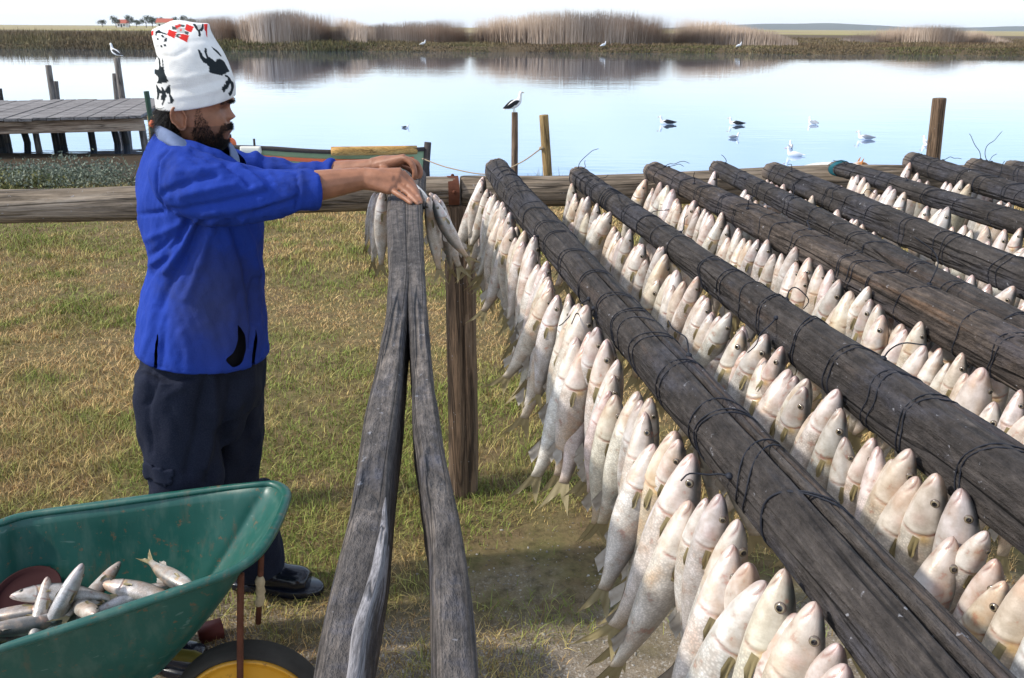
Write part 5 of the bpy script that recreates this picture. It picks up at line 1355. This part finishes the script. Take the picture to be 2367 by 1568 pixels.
for poly, wd, am in (([zc(60, 560), zc(400, 560), zc(600, 450)], 6, -.003), ([zc(200, 900), zc(600, 920), zc(1000, 830)], 8, .0035), ([zc(300, 1130), zc(700, 1090), zc(1200, 950)], 8, -.003), ([zc(350, 1260), zc(700, 1240), zc(1150, 1120)], 6, .002), ([zc(100, 400), zc(200, 560), zc(230, 800)], 5, -.003), ([zc(640, 300), zc(1000, 280)], 6, -.0025)):
    wr_ += am*np.exp(-(pl_dist(hp, poly)/wd)**2)
HVt = HVt+dr*(wr_*.8+.0006*fbm(HVt, 9, 9))[:, None]
hp = (proj(HVt)*1.0815-np.array((380, 60)))*6.818            # coordinates of the pattern drawing
sd = (HVt-HP) @ e_v
colr = np.tile(np.array((.80, .79, .76)), (len(HVt), 1))
black, red, grey = np.array((.022, .028, .032)), np.array((.62, .035, .03)), np.array((.42, .44, .42))
polys = [(black, p_) for p_ in (
    [(780, 440), (800, 432), (830, 470), (870, 550), (905, 590), (925, 585), (890, 480), (900, 415), (920, 410), (940, 440), (935, 500), (960, 560), (1050, 610), (1070, 650), (1110, 605), (1180, 600), (1230, 640), (1280, 730), (1320, 810), (1250, 850), (1190, 880), (1080, 860), (985, 830), (970, 790), (975, 740), (930, 680), (880, 660), (830, 590)],
    [(1010, 385), (1060, 415), (1130, 470), (1190, 550), (1175, 562), (1110, 495), (1050, 445)],
    [(1230, 870), (1280, 870), (1330, 920), (1350, 960), (1390, 1000), (1400, 1080), (1370, 1180), (1340, 1230), (1310, 1220), (1300, 1180), (1330, 1150), (1350, 1080), (1340, 1010), (1310, 1050), (1290, 1110), (1255, 1120), (1245, 1165), (1215, 1165), (1190, 1120), (1190, 1080), (1220, 1060), (1230, 1030), (1260, 1030), (1250, 980), (1290, 960), (1290, 920), (1250, 900)],
    [(75, 530), (130, 590), (145, 640), (150, 740), (180, 735), (165, 560), (190, 640), (205, 770), (235, 880), (285, 990), (130, 1020), (75, 1010), (110, 950), (100, 900), (30, 840), (25, 770), (110, 790), (120, 700), (110, 620)],
    [(65, 1040), (80, 1040), (125, 1110), (170, 1150), (150, 1070), (180, 1070), (215, 1150), (240, 1100), (280, 1045), (310, 1050), (315, 1200), (370, 1290), (370, 1340), (300, 1370), (250, 1360), (310, 1330), (290, 1200), (240, 1180), (250, 1240), (220, 1300), (180, 1390), (155, 1370), (190, 1310), (150, 1290), (150, 1240), (170, 1200), (130, 1190), (110, 1300), (80, 1290), (90, 1200)],
    [(60, 130), (120, 100), (150, 130), (260, 170), (250, 190), (150, 160), (90, 160), (70, 220), (55, 190)], [(145, 190), (180, 185), (215, 230), (180, 240)], [(80, 240), (110, 235), (120, 280), (85, 275)], [(210, 260), (240, 230), (260, 250), (250, 310), (200, 300)], [(140, 365), (170, 360), (180, 400), (145, 400)], [(195, 350), (235, 340), (240, 380), (205, 390)],
    [(690, 0), (740, 0), (800, 90), (840, 60), (850, 0), (880, 0), (885, 80), (850, 130), (825, 120), (835, 200), (815, 225), (790, 200), (790, 140), (750, 95)])]
polys += [(grey, [(430, 60), (560, 70), (550, 160), (420, 150)]), (grey, [(760, 10), (840, 10), (830, 80), (790, 100)])]
polys += [(red, p_) for p_ in ([(285, 95), (420, 140), (385, 250), (255, 190)], [(580, 0), (715, 50), (670, 150), (555, 100)], [(500, 165), (635, 200), (600, 315), (460, 250)], [(390, 30), (480, 0), (530, 20), (410, 95)], [(470, 85), (505, 85), (505, 125), (470, 125)], [(885, 0), (950, 0), (940, 110), (945, 230), (930, 225), (912, 130), (888, 95)], [(-20, 130), (30, 110), (25, 190), (-10, 210)])]
polys += [(np.array((.07, .09, .085)), p_) for p_ in ([(345, 40), (420, 60), (420, 105), (335, 95)], [(500, 10), (565, 20), (560, 60), (500, 50)], [(560, 120), (630, 140), (620, 190), (555, 170)], [(420, 165), (485, 170), (450, 240), (405, 220)])]
near = sd > -.004
for cc, poly in polys: colr[near & in_poly(hp, poly)] = cc
tw = HP+np.outer((HVt-HP) @ e_u, e_u)+np.outer(np.abs(sd), e_v)+np.outer((HVt-HP) @ e_w, e_w); hp2 = (proj(tw)*1.0815-np.array((380, 60)))*6.818
for cc, poly in polys: colr[~near & in_poly(hp2, poly)] = cc
F = grid_faces(130, nc); a = len(HVt); HVt = np.vstack([HVt, HVt[-nc:].mean(0)]); colr = np.vstack([colr, colr[-1]]); F += [(a, 129*nc+j, 129*nc+(j+1) % nc) for j in range(nc)]
k = NT('knit'); vk = k.coord('Object', (1, 1, 1)); kn = k.noise(vk, 330, 2, .6); kn2 = k.noise(vk, 30, 4)
c = k.mix(1., k.vcol(), k.ramp(kn2, [(.3, .86), (.7, 1.)]), 'MULTIPLY'); k.bump(kn, .5, .002)
mobj('beanie', HVt, F, k.set(Base_Color=c, Roughness=.95, Specular_IOR_Level=.1), PR, colr)

# jacket
tor = np.array([  # py, back px, front px, half width m
    (296, 372, 462, .072), (312, 364, 478, .092), (330, 355, 512, .135), (348, 346, 535, .165), (372, 336, 560, .188), (410, 326, 582, .208), (460, 322, 600, .212), (505, 324, 607, .212),
    (560, 331, 609, .207), (600, 338, 607, .203), (640, 345, 606, .203), (680, 337, 605, .206), (725, 327, 606, .212), (770, 318, 610, .218), (810, 312, 613, .222), (848, 308, 616, .226), (862, 309, 614, .226)])
S = spline(tor, 90); nc = 72; th = np.linspace(0, 2*math.pi, nc, endpoint=False); rows = []
YT = 2.42
VD = V3(-.345, .939, 0); TC = A_(465, 600, 2.42)
def apl(px, py):
    """line of sight met with the body's own middle plane"""
    d = ray(px, py); return CP+d*(((TC-CP) @ VD)/(d @ VD))
for py, bx, fx, hwid in S:
    py = py-(py-62)*.066*hwid/.21
    b_, f_ = apl(bx, py), apl(fx, py); pw = 2.25
    cx = np.sign(np.cos(th))*np.abs(np.cos(th))**(2/pw); sx_ = np.sign(np.sin(th))*np.abs(np.sin(th))**(2/pw)
    c_ = (b_+f_)/2; dv_ = (f_-b_)/2; rows.append(c_+np.outer(cx, dv_)+np.outer(sx_*hwid, -VD))
# slope the hem: lower in the middle
V = np.array(rows).reshape(-1, 3); F = grid_faces(90, nc); a = len(V); V = np.vstack([V, rows[0].mean(0), rows[-1].mean(0)])
F += [(a, (j+1) % nc, j) for j in range(nc)]+[(a+1, 89*nc+j, 89*nc+(j+1) % nc) for j in range(nc)]
jk = [orient(V, F)]
def sleeve(pts, rad): 
    n = 40; S_ = spline(np.column_stack([np.array(pts), np.array(rad)]), n); return orient(*loft(S_[:, :3], S_[:, 3], S_[:, 4], 26, True, 2.2))
jk.append(sleeve([A_(405, 396, 2.30), A_(425, 420, 2.245), A_(505, 443, 2.225), A_(600, 451, 2.225), A_(680, 441, 2.24), A_(728, 441, 2.25), A_(741, 441, 2.253)],
                 [(.07, .07), (.086, .088), (.083, .083), (.070, .069), (.058, .058), (.054, .054), (.0535, .054)]))
jk.append(sleeve([A_(440, 392, 2.52), A_(468, 398, 2.59), A_(560, 416, 2.66), (A_(655, 420, 2.685)), A_(735, 412, 2.665), A_(778, 409, 2.65)],
                 [(.06, .06), (.084, .088), (.078, .082), (.066, .062), (.057, .053), (.0535, .051)]))
JV, JF, JN = voxelize(jk, .0055, 5, .5)
jp = proj(JV); tocam = CP-JV; tocam /= np.linalg.norm(tocam, axis=1)[:, None]; nearf = sstep(-.1, .5, (JN*tocam).sum(1))
za = lambda zx, zy: ((300+zx/2.658)/1.0815, (30+zy/2.658)/1.0815)       # upper drawing
zb_ = lambda zx, zy: ((300+zx/1.961)/1.0815, (480+zy/1.961)/1.0815)     # lower drawing
sleeve_m = (jp[:, 1] < 505) & (JV[:, 1] < 2.34+.0*JV[:, 0]) & (jp[:, 0] > 372)
folds = [  # polyline, width px, amplitude m, sleeve only
    ([za(330, 925), za(262, 985), za(243, 1080), za(250, 1200), za(285, 1335)], 3.0, -.005, 0), ([za(345, 935), za(280, 990), za(262, 1080), za(270, 1200)], 5, .004, 0),
    ([za(300, 1200), za(460, 1135), za(640, 1090)], 8, -.007, 1), ([za(420, 1215), za(600, 1180), za(760, 1150)], 9, .006, 1), ([za(330, 1320), za(560, 1290), za(800, 1240), za(960, 1200)], 8, -.006, 1),
    ([za(560, 1330), za(760, 1320), za(960, 1290), za(1150, 1230)], 9, .006, 1), ([za(700, 1010), za(800, 1070), za(860, 1140)], 7, -.008, 1), ([za(780, 1030), za(880, 1085), za(960, 1160)], 7, .008, 1),
    ([za(840, 1040), za(960, 1075), za(1010, 1120)], 5, -.006, 1), ([za(900, 1345), za(1040, 1280), za(1160, 1240)], 7, -.006, 1), ([za(1000, 1090), za(1100, 1140), za(1150, 1200)], 6, .004, 1), ([za(1172, 1075), za(1185, 1190), za(1165, 1310)], 2.6, -.005, 1), ([za(1200, 1060), za(1215, 1190), za(1195, 1310)], 6, .003, 1),
    ([za(480, 930), za(600, 985), za(720, 1010)], 6, -.005, 0), ([za(420, 990), za(540, 1050)], 7, .005, 0), ([za(380, 1060), za(520, 1060), za(660, 1030)], 8, .004, 1),
    ([zb_(345, 120), zb_(290, 220), zb_(215, 330), zb_(150, 400)], 9, -.011, 2), ([zb_(410, 130), zb_(340, 290), zb_(260, 430), zb_(190, 560)], 10, -.010, 2), ([zb_(375, 130), zb_(310, 260), zb_(230, 390)], 8, .009, 2),
    ([zb_(455, 140), zb_(400, 330), zb_(330, 520)], 11, .007, 2), ([zb_(540, 140), zb_(590, 300), zb_(640, 470), zb_(660, 640)], 9, -.010, 2), ([zb_(600, 140), zb_(645, 260), zb_(675, 400)], 8, .008, 2),
    ([zb_(110, 110), zb_(200, 100), zb_(330, 130)], 5, -.008, 2), ([zb_(140, 320), zb_(180, 290), zb_(240, 230)], 6, -.008, 2), ([zb_(150, 360), zb_(200, 330), zb_(260, 280)], 6, .007, 2),
    ([zb_(120, 240), zb_(200, 200), zb_(300, 160)], 8, .006, 2), ([zb_(170, 560), zb_(150, 700), zb_(110, 800)], 9, .006, 2), ([zb_(230, 620), zb_(215, 740), zb_(200, 860)], 8, -.005, 2),
    ([zb_(300, 690), zb_(340, 760), zb_(330, 880)], 10, .004, 2), ([zb_(660, 420), zb_(650, 620), zb_(640, 760)], 4, -.006, 2), ([zb_(80, 832), zb_(240, 872), zb_(440, 885), zb_(600, 885)], 2.5, -.002, 2)]
dsp = np.zeros(len(JV))
for poly, wd, am, sl_ in folds:
    mk = 1. if sl_ == 0 else (sleeve_m if sl_ == 1 else ~sleeve_m)
    dsp += am*1.25*np.exp(-(pl_dist(jp, poly)/wd)**2)*mk
st = JV*V3(1, 1, .6)
dsp = dsp*nearf+.0048*fbm(st, 4.2, 601, 3)+.0014*fbm(JV*V3(1.6, 1.6, .7), 13, 603, 3)+.0025*(1-nearf)*wob(JV, 9, 607)
zh = JV[:, 2]; hemy = sstep(800, 862, jp[:, 1]); dsp += .004*hemy*np.sin(JV[:, 0]*60+JV[:, 1]*45); JN[:, 2] *= 1-sstep(780, 815, jp[:, 1]); dsp *= 1-.35*hemy
far_sl = (JV[:, 1] > 2.6) & (jp[:, 1] < 450) & (jp[:, 0] > 540); dsp += far_sl*(.0035*np.sin(jp[:, 0]*.10+jp[:, 1]*.05)+.0018*np.sin(jp[:, 0]*.19+2))
JV2 = JV+JN*dsp[:, None]
fcp = jp[JF].mean(1); fnear = ((JN[JF].mean(1))*tocam[JF].mean(1)).sum(1) > 0.05
hole = [zb_(578+(q[0]-578)*.82, 770+(q[1]-770)*.86) for q in ((575, 630), (600, 655), (622, 690), (632, 760), (612, 830), (590, 868), (552, 880), (520, 858), (500, 832), (515, 815), (545, 795), (565, 755), (572, 700))]
slit = [zb_(*q) for q in ((183, 690), (191, 690), (184, 790), (178, 880), (162, 880), (170, 790))]
shade_cut = [zb_(*q) for q in ((655, 720), (662, 660), (668, 700), (664, 800), (662, 885), (640, 885), (648, 800))]  # slot baring dark cloth, stands in for shading along the front edge
kill = fnear & (in_poly(fcp, hole) | in_poly(fcp, slit) | in_poly(fcp, shade_cut)) & (JV[JF].mean(1)[:, 1] < 2.42)
# open neck
fc3 = JV[JF].mean(1); lat_ = np.abs((fc3-TC) @ VD); n0, n1 = apl(362, 300), apl(532, 376)
tt_ = ((fc3-n0) @ (n1-n0)*V3(1, 1, 0).sum()/2)/((n1-n0) @ (n1-n0)) if False else ((fc3-n0)[:, :2] @ (n1-n0)[:2])/((n1-n0)[:2] @ (n1-n0)[:2])
kill |= (fc3[:, 2] > n0[2]+(n1[2]-n0[2])*np.clip(tt_, 0, 1.1)+.9*np.maximum(lat_-.085, 0)) & (lat_ < .15)
JF2 = JF[~kill]
# soften the cut edges
ed = {}
for f in JF2:
    for i in range(4):
        a_, b_ = f[i], f[(i+1) % 4]; ed[(min(a_, b_), max(a_, b_))] = ed.get((min(a_, b_), max(a_, b_)), 0)+1
nb_ = {}
for (a_, b_), c_ in ed.items():
    if c_ == 1: nb_.setdefault(a_, []).append(b_); nb_.setdefault(b_, []).append(a_)
for it in range(4):
    new = {i: JV2[i]*.4+np.mean(JV2[n_], 0)*.6 for i, n_ in nb_.items() if len(n_) == 2}
    for i, p_ in new.items(): JV2[i] = p_
k = NT('blue drill'); v = k.coord('Object'); f1 = k.noise(v, 6, 5, .6); f2 = k.noise(v, 260, 2, .5); f3 = k.noise(v, 2.6, 5, .65)
c = k.mix(f1, (.011, .032, .22), (.019, .054, .34)); c = k.mix(k.ramp(f2, [(.35, 0), (.75, .25)]), c, (.035, .07, .38))
# worn grey patch over the lower front
pc_ = A_(500, 740, 2.2); sub = k.n('VectorMath', operation='SUBTRACT'); k.t.links.new(v, sub.inputs[0]); sub.inputs[1].default_value = pc_-np.array((0, 0, 0))
scl = k.n('VectorMath', operation='MULTIPLY'); k.t.links.new(sub.outputs[0], scl.inputs[0]); scl.inputs[1].default_value = (7, 3, 5.2)
ln = k.n('VectorMath', operation='LENGTH'); k.t.links.new(scl.outputs[0], ln.inputs[0])
wm_ = k.math('MULTIPLY', k.ramp(ln.outputs['Value'], [(.2, 1.), (1., 0)]), k.ramp(f3, [(.3, .35), (.65, 1)]))
c = k.mix(wm_, c, (.055, .062, .125)); c = k.mix(k.ramp(k.noise(v, 4.5, 6, .7), [(.52, 0), (.66, .4)]), c, (.028, .036, .085)); f4 = k.noise(v, 22, 4, .6, .8); k.bump(k.math('ADD', k.math('MULTIPLY', f2, .5), k.math('MULTIPLY', f4, 1.2)), .3, .006)
M_jkt = k.set(Base_Color=c, Roughness=.9, Specular_IOR_Level=.12); k.b.inputs['Sheen Weight'].default_value = 0
mobj('jacket', JV2, JF2, M_jkt, PR)
# dark shirt seen through the tears and the slot cut for shade
rows = []
for py, bx, fx, hwid in spline(tor[6:], 30):
    py = py-(py-62)*.066*hwid/.21; b_, f_ = apl(bx+14, py), apl(fx-16, py); c_ = (b_+f_)/2; rows.append(c_+np.outer(np.cos(th), (f_-b_)/2)+np.outer(np.sin(th)*(hwid-.022), -VD))
V = np.array(rows).reshape(-1, 3); F = grid_faces(30, nc); a = len(V); V = np.vstack([V, rows[0].mean(0), rows[-1].mean(0)]); F += [(a, (j+1) % nc, j) for j in range(nc)]+[(a+1, 29*nc+j, 29*nc+(j+1) % nc) for j in range(nc)]
mobj('undershirt', V, F, m_plain('dark shirt', (.014, .014, .018), .9, .1, var=.3), PR)
# collar band of faded denim
col_lo = [A_(366, 322, 2.42), A_(380, 330, 2.315), A_(412, 345, 2.265), (A_(452, 365, 2.275)), A_(497, 388, 2.325), A_(540, 402, 2.40)]
col_hi = [A_(366, 289, 2.42), A_(376, 292, 2.345), A_(400, 305, 2.318), A_(440, 330, 2.325), A_(486, 352, 2.352), A_(522, 364, 2.41)]
def collar(lo, hi):
    lo, hi = spline(np.array(lo), 40), spline(np.array(hi), 40); n = 40; rows = []
    prof = [(0, 0), (.25, .006), (.6, .006), (.95, .003), (1.02, 0), (.95, -.004), (.5, -.004), (0, -.004)]
    c0 = A_(440, 345, 2.42); V = []
    for i in range(n):
        o_ = lo[i]-c0; o_[2] = 0; o_ /= np.linalg.norm(o_)
        for s_, of in prof: V.append(lo[i]*(1-s_)+hi[i]*s_+o_*(of+.007))
    return np.array(V), grid_faces(n, len(prof))
flip = lambda L: [p_*V3(1, -1, 1)+V3(0, 2*2.42, 0) for p_ in L]
M_col = m_plain('faded denim', (.15, .19, .30), .9, .1, var=.25, nscale=50, bump=.3)
for L_, H_2 in ((col_lo, col_hi), (flip(col_lo), flip(col_hi))):
    V, F = collar(L_, H_2); mobj('collar', V, F, M_col, PR)
# trousers
tr = []
def ring_loft(R_): 
    rows = []
    for c_, rx, ry in R_: rows.append(np.array(c_)+np.outer(np.cos(th)*rx, V3(1, .0, 0))+np.outer(np.sin(th)*ry, V3(0, -1, 0)))
    V = np.array(rows).reshape(-1, 3); n = len(R_); F = grid_faces(n, nc); a = len(V); V = np.vstack([V, rows[0].mean(0), rows[-1].mean(0)])
    return orient(V, F+[(a, (j+1) % nc, j) for j in range(nc)]+[(a+1, (n-1)*nc+j, (n-1)*nc+(j+1) % nc) for j in range(nc)])
def leg(pts): S_ = spline(np.array(pts, float), 40); return ring_loft([(s_[:3], s_[3], s_[4]) for s_ in S_])
hp_ = A_(468, 790, 2.41); tr.append(ring_loft([(hp_+V3(0, 0, .06), .15, .17), (hp_, .163, .185), (A_(470, 850, 2.41), .175, .195), (A_(472, 900, 2.41), .178, .198), (A_(474, 940, 2.41), .165, .185)]))
LN = [(*A_(415, 850, 2.30), .115, .11), (*A_(418, 950, 2.285), .112, .112), (*A_(420, 1050, 2.27), .108, .112), (*A_(425, 1130, 2.255), .108, .108), (-1.065, 2.235, .38), (-1.10, 2.2, .2), (-1.12, 2.19, .09)]
LN = [q if len(q) == 5 else (*q, .095, .095) for q in LN]
LF = [(*A_(530, 850, 2.52), .115, .11), (*A_(535, 950, 2.52), .108, .112), (*A_(530, 1050, 2.52), .105, .112), (*A_(520, 1130, 2.52), .105, .108), (-.865, 2.53, .38), (-.87, 2.535, .2), (-.875, 2.54, .09)]
LF = [q if len(q) == 5 else (*q, .095, .095) for q in LF]
tr += [leg(LN), leg(LF), ring_loft([(A_(470, 880, 2.41), .15, .15), (A_(474, 960, 2.40), .13, .13), (A_(474, 1010, 2.40), .10, .10)])]
TV, TF, TN = voxelize(tr, .007, 4, .5)
tp_ = proj(TV); tc_ = CP-TV; tc_ /= np.linalg.norm(tc_, axis=1)[:, None]; nf_ = sstep(0, .5, (TN*tc_).sum(1)); dsp = .008*fbm(TV*V3(1, 1, .35), 5, 701, 3)
for poly, wd, am in (([zb_(190, 900), zb_(165, 1000), zb_(140, 1040)], 4, -.006), ([zb_(420, 910), zb_(390, 1150), zb_(330, 1380)], 12, -.010), ([zb_(455, 910), zb_(470, 1100), zb_(430, 1350)], 12, .010), ([zb_(560, 920), zb_(530, 1120), zb_(480, 1300), zb_(440, 1420)], 12, -.012), ([zb_(300, 960), zb_(230, 1000)], 10, .006), ([zb_(160, 880), zb_(150, 1100), zb_(160, 1280)], 4, -.005), ([zb_(240, 1080), zb_(330, 1200)], 10, -.005), ([zb_(640, 950), zb_(650, 1200)], 12, .008)):
    dsp += am*np.exp(-(pl_dist(tp_, poly)/wd)**2)*nf_
k = NT('navy cotton'); v = k.coord('Object'); f1 = k.noise(v, 7, 5, .65); f2 = k.noise(v, 300, 2)
c = k.mix(f1, (.007, .009, .019), (.018, .022, .040)); c = k.mix(k.ramp(f2, [(.4, 0), (.8, .3)]), c, (.06, .065, .09)); k.bump(k.math('ADD', f2, f1), .2, .003)
M_tr = k.set(Base_Color=c, Roughness=.92, Specular_IOR_Level=.1)
mobj('trousers', TV+TN*dsp[:, None], TF, M_tr, PR)
# cargo pocket: a flap standing proud of the near leg
fl = [zb_(*q) for q in ((125, 1310), (190, 1345), (275, 1365), (262, 1430), (230, 1450), (160, 1420), (118, 1400))]
m_ = in_poly(tp_, fl) & ((TN*tc_).sum(1) > -.2) & (TV[:, 1] < 2.35)
Ff = TF[m_[TF].all(1)]; idx = np.unique(Ff); mp_ = {o_: i for i, o_ in enumerate(idx)}; Ff = np.vectorize(mp_.get)(Ff)
pv_ = TV[idx]+TN[idx]*(dsp[idx]+.007)[:, None]; pk = TV[idx]+TN[idx]*(dsp[idx]-.002)[:, None]
ed = {}
for f in Ff:
    for i in range(4): a_, b_ = f[i], f[(i+1) % 4]; ed[(a_, b_)] = 1
bd_ = [(a_, b_) for (a_, b_) in ed if (b_, a_) not in ed]; n_ = len(idx)
Fa = [tuple(f) for f in Ff]+[(b_, a_, a_+n_, b_+n_) for a_, b_ in bd_]
mobj('cargo_pocket', np.vstack([pv_, pk]), Fa, M_tr, PR)
# boots
M_boot = m_plain('black rubber', (.008, .010, .018), .22, .6, var=.4, bump=.1)
def boot(an, yaw):
    D = V3(math.cos(yaw), math.sin(yaw), 0); a0 = np.array(an)*V3(1, 1, 0)
    parts = [cap([a0+V3(0, 0, .30), a0+V3(0, 0, .12), a0+V3(0, 0, .06)], (.06, .052, .055)), cap([a0-D*.03+V3(0, 0, .05), a0+D*.08+V3(0, 0, .055), a0+D*.17+V3(0, 0, .048), a0+D*.205+V3(0, 0, .042)], (.044, .046, .050, .036), .95), cap([a0+D*.02+V3(0, 0, .1), a0+D*.10+V3(0, 0, .07)], (.045, .04))]
    V, F, N = voxelize([orient(*p_) for p_ in parts], .006, 6); o = mobj('boot', V, F, M_boot, PR)
    rows = []
    ol = np.array([(-.082, 0), (-.07, .034), (-.02, .041), (.06, .042), (.13, .054), (.20, .050), (.243, .026), (.255, 0)]); ol = np.vstack([ol, ol[-2:0:-1]*V3(1, -1, 1)[:2]]); ol = spline(np.vstack([ol, ol[:1]]), 40)[:-1]
    S_ = np.cross(V3(0, 0, 1), D)
    for z_, s_ in ((.002, .97), (.006, 1.), (.026, 1.), (.03, .96)): rows.append(np.array([a0+D*((p_[0]-.08)*s_+.08)+S_*p_[1]*s_+V3(0, 0, z_) for p_ in ol]))
    V = np.array(rows).reshape(-1, 3); n = len(ol); F = grid_faces(4, n); a = len(V); V = np.vstack([V, rows[0].mean(0), rows[-1].mean(0)]); F += [(a, (j+1) % n, j) for j in range(n)]+[(a+1, 3*n+j, 3*n+(j+1) % n) for j in range(n)]
    V, F = orient(V, F); mobj('sole', V, F, M_boot, o)
boot((-1.13, 2.17, 0), R(-10)); boot((-.90, 2.56, 0), R(-8))
# string in the hands
V, F = tube([A_(955, 424, 2.585), A_(962, 440, 2.56), A_(972, 452, 2.545), A_(985, 458, 2.57)], .0012, 5, 14)
o = mobj('string', V, F, M_twine); tag(o, 'short dark string between the fingertips and the fish', 'string')

# ------------------------------------------------------------------ air
V, F = box((0, 4290, 38), (26000, 8640, 84)); o = mobj('haze', V, F, HAZE, None, None, None, False); o['kind'] = 'stuff'; o['label'] = 'thin pale haze over the estuary'
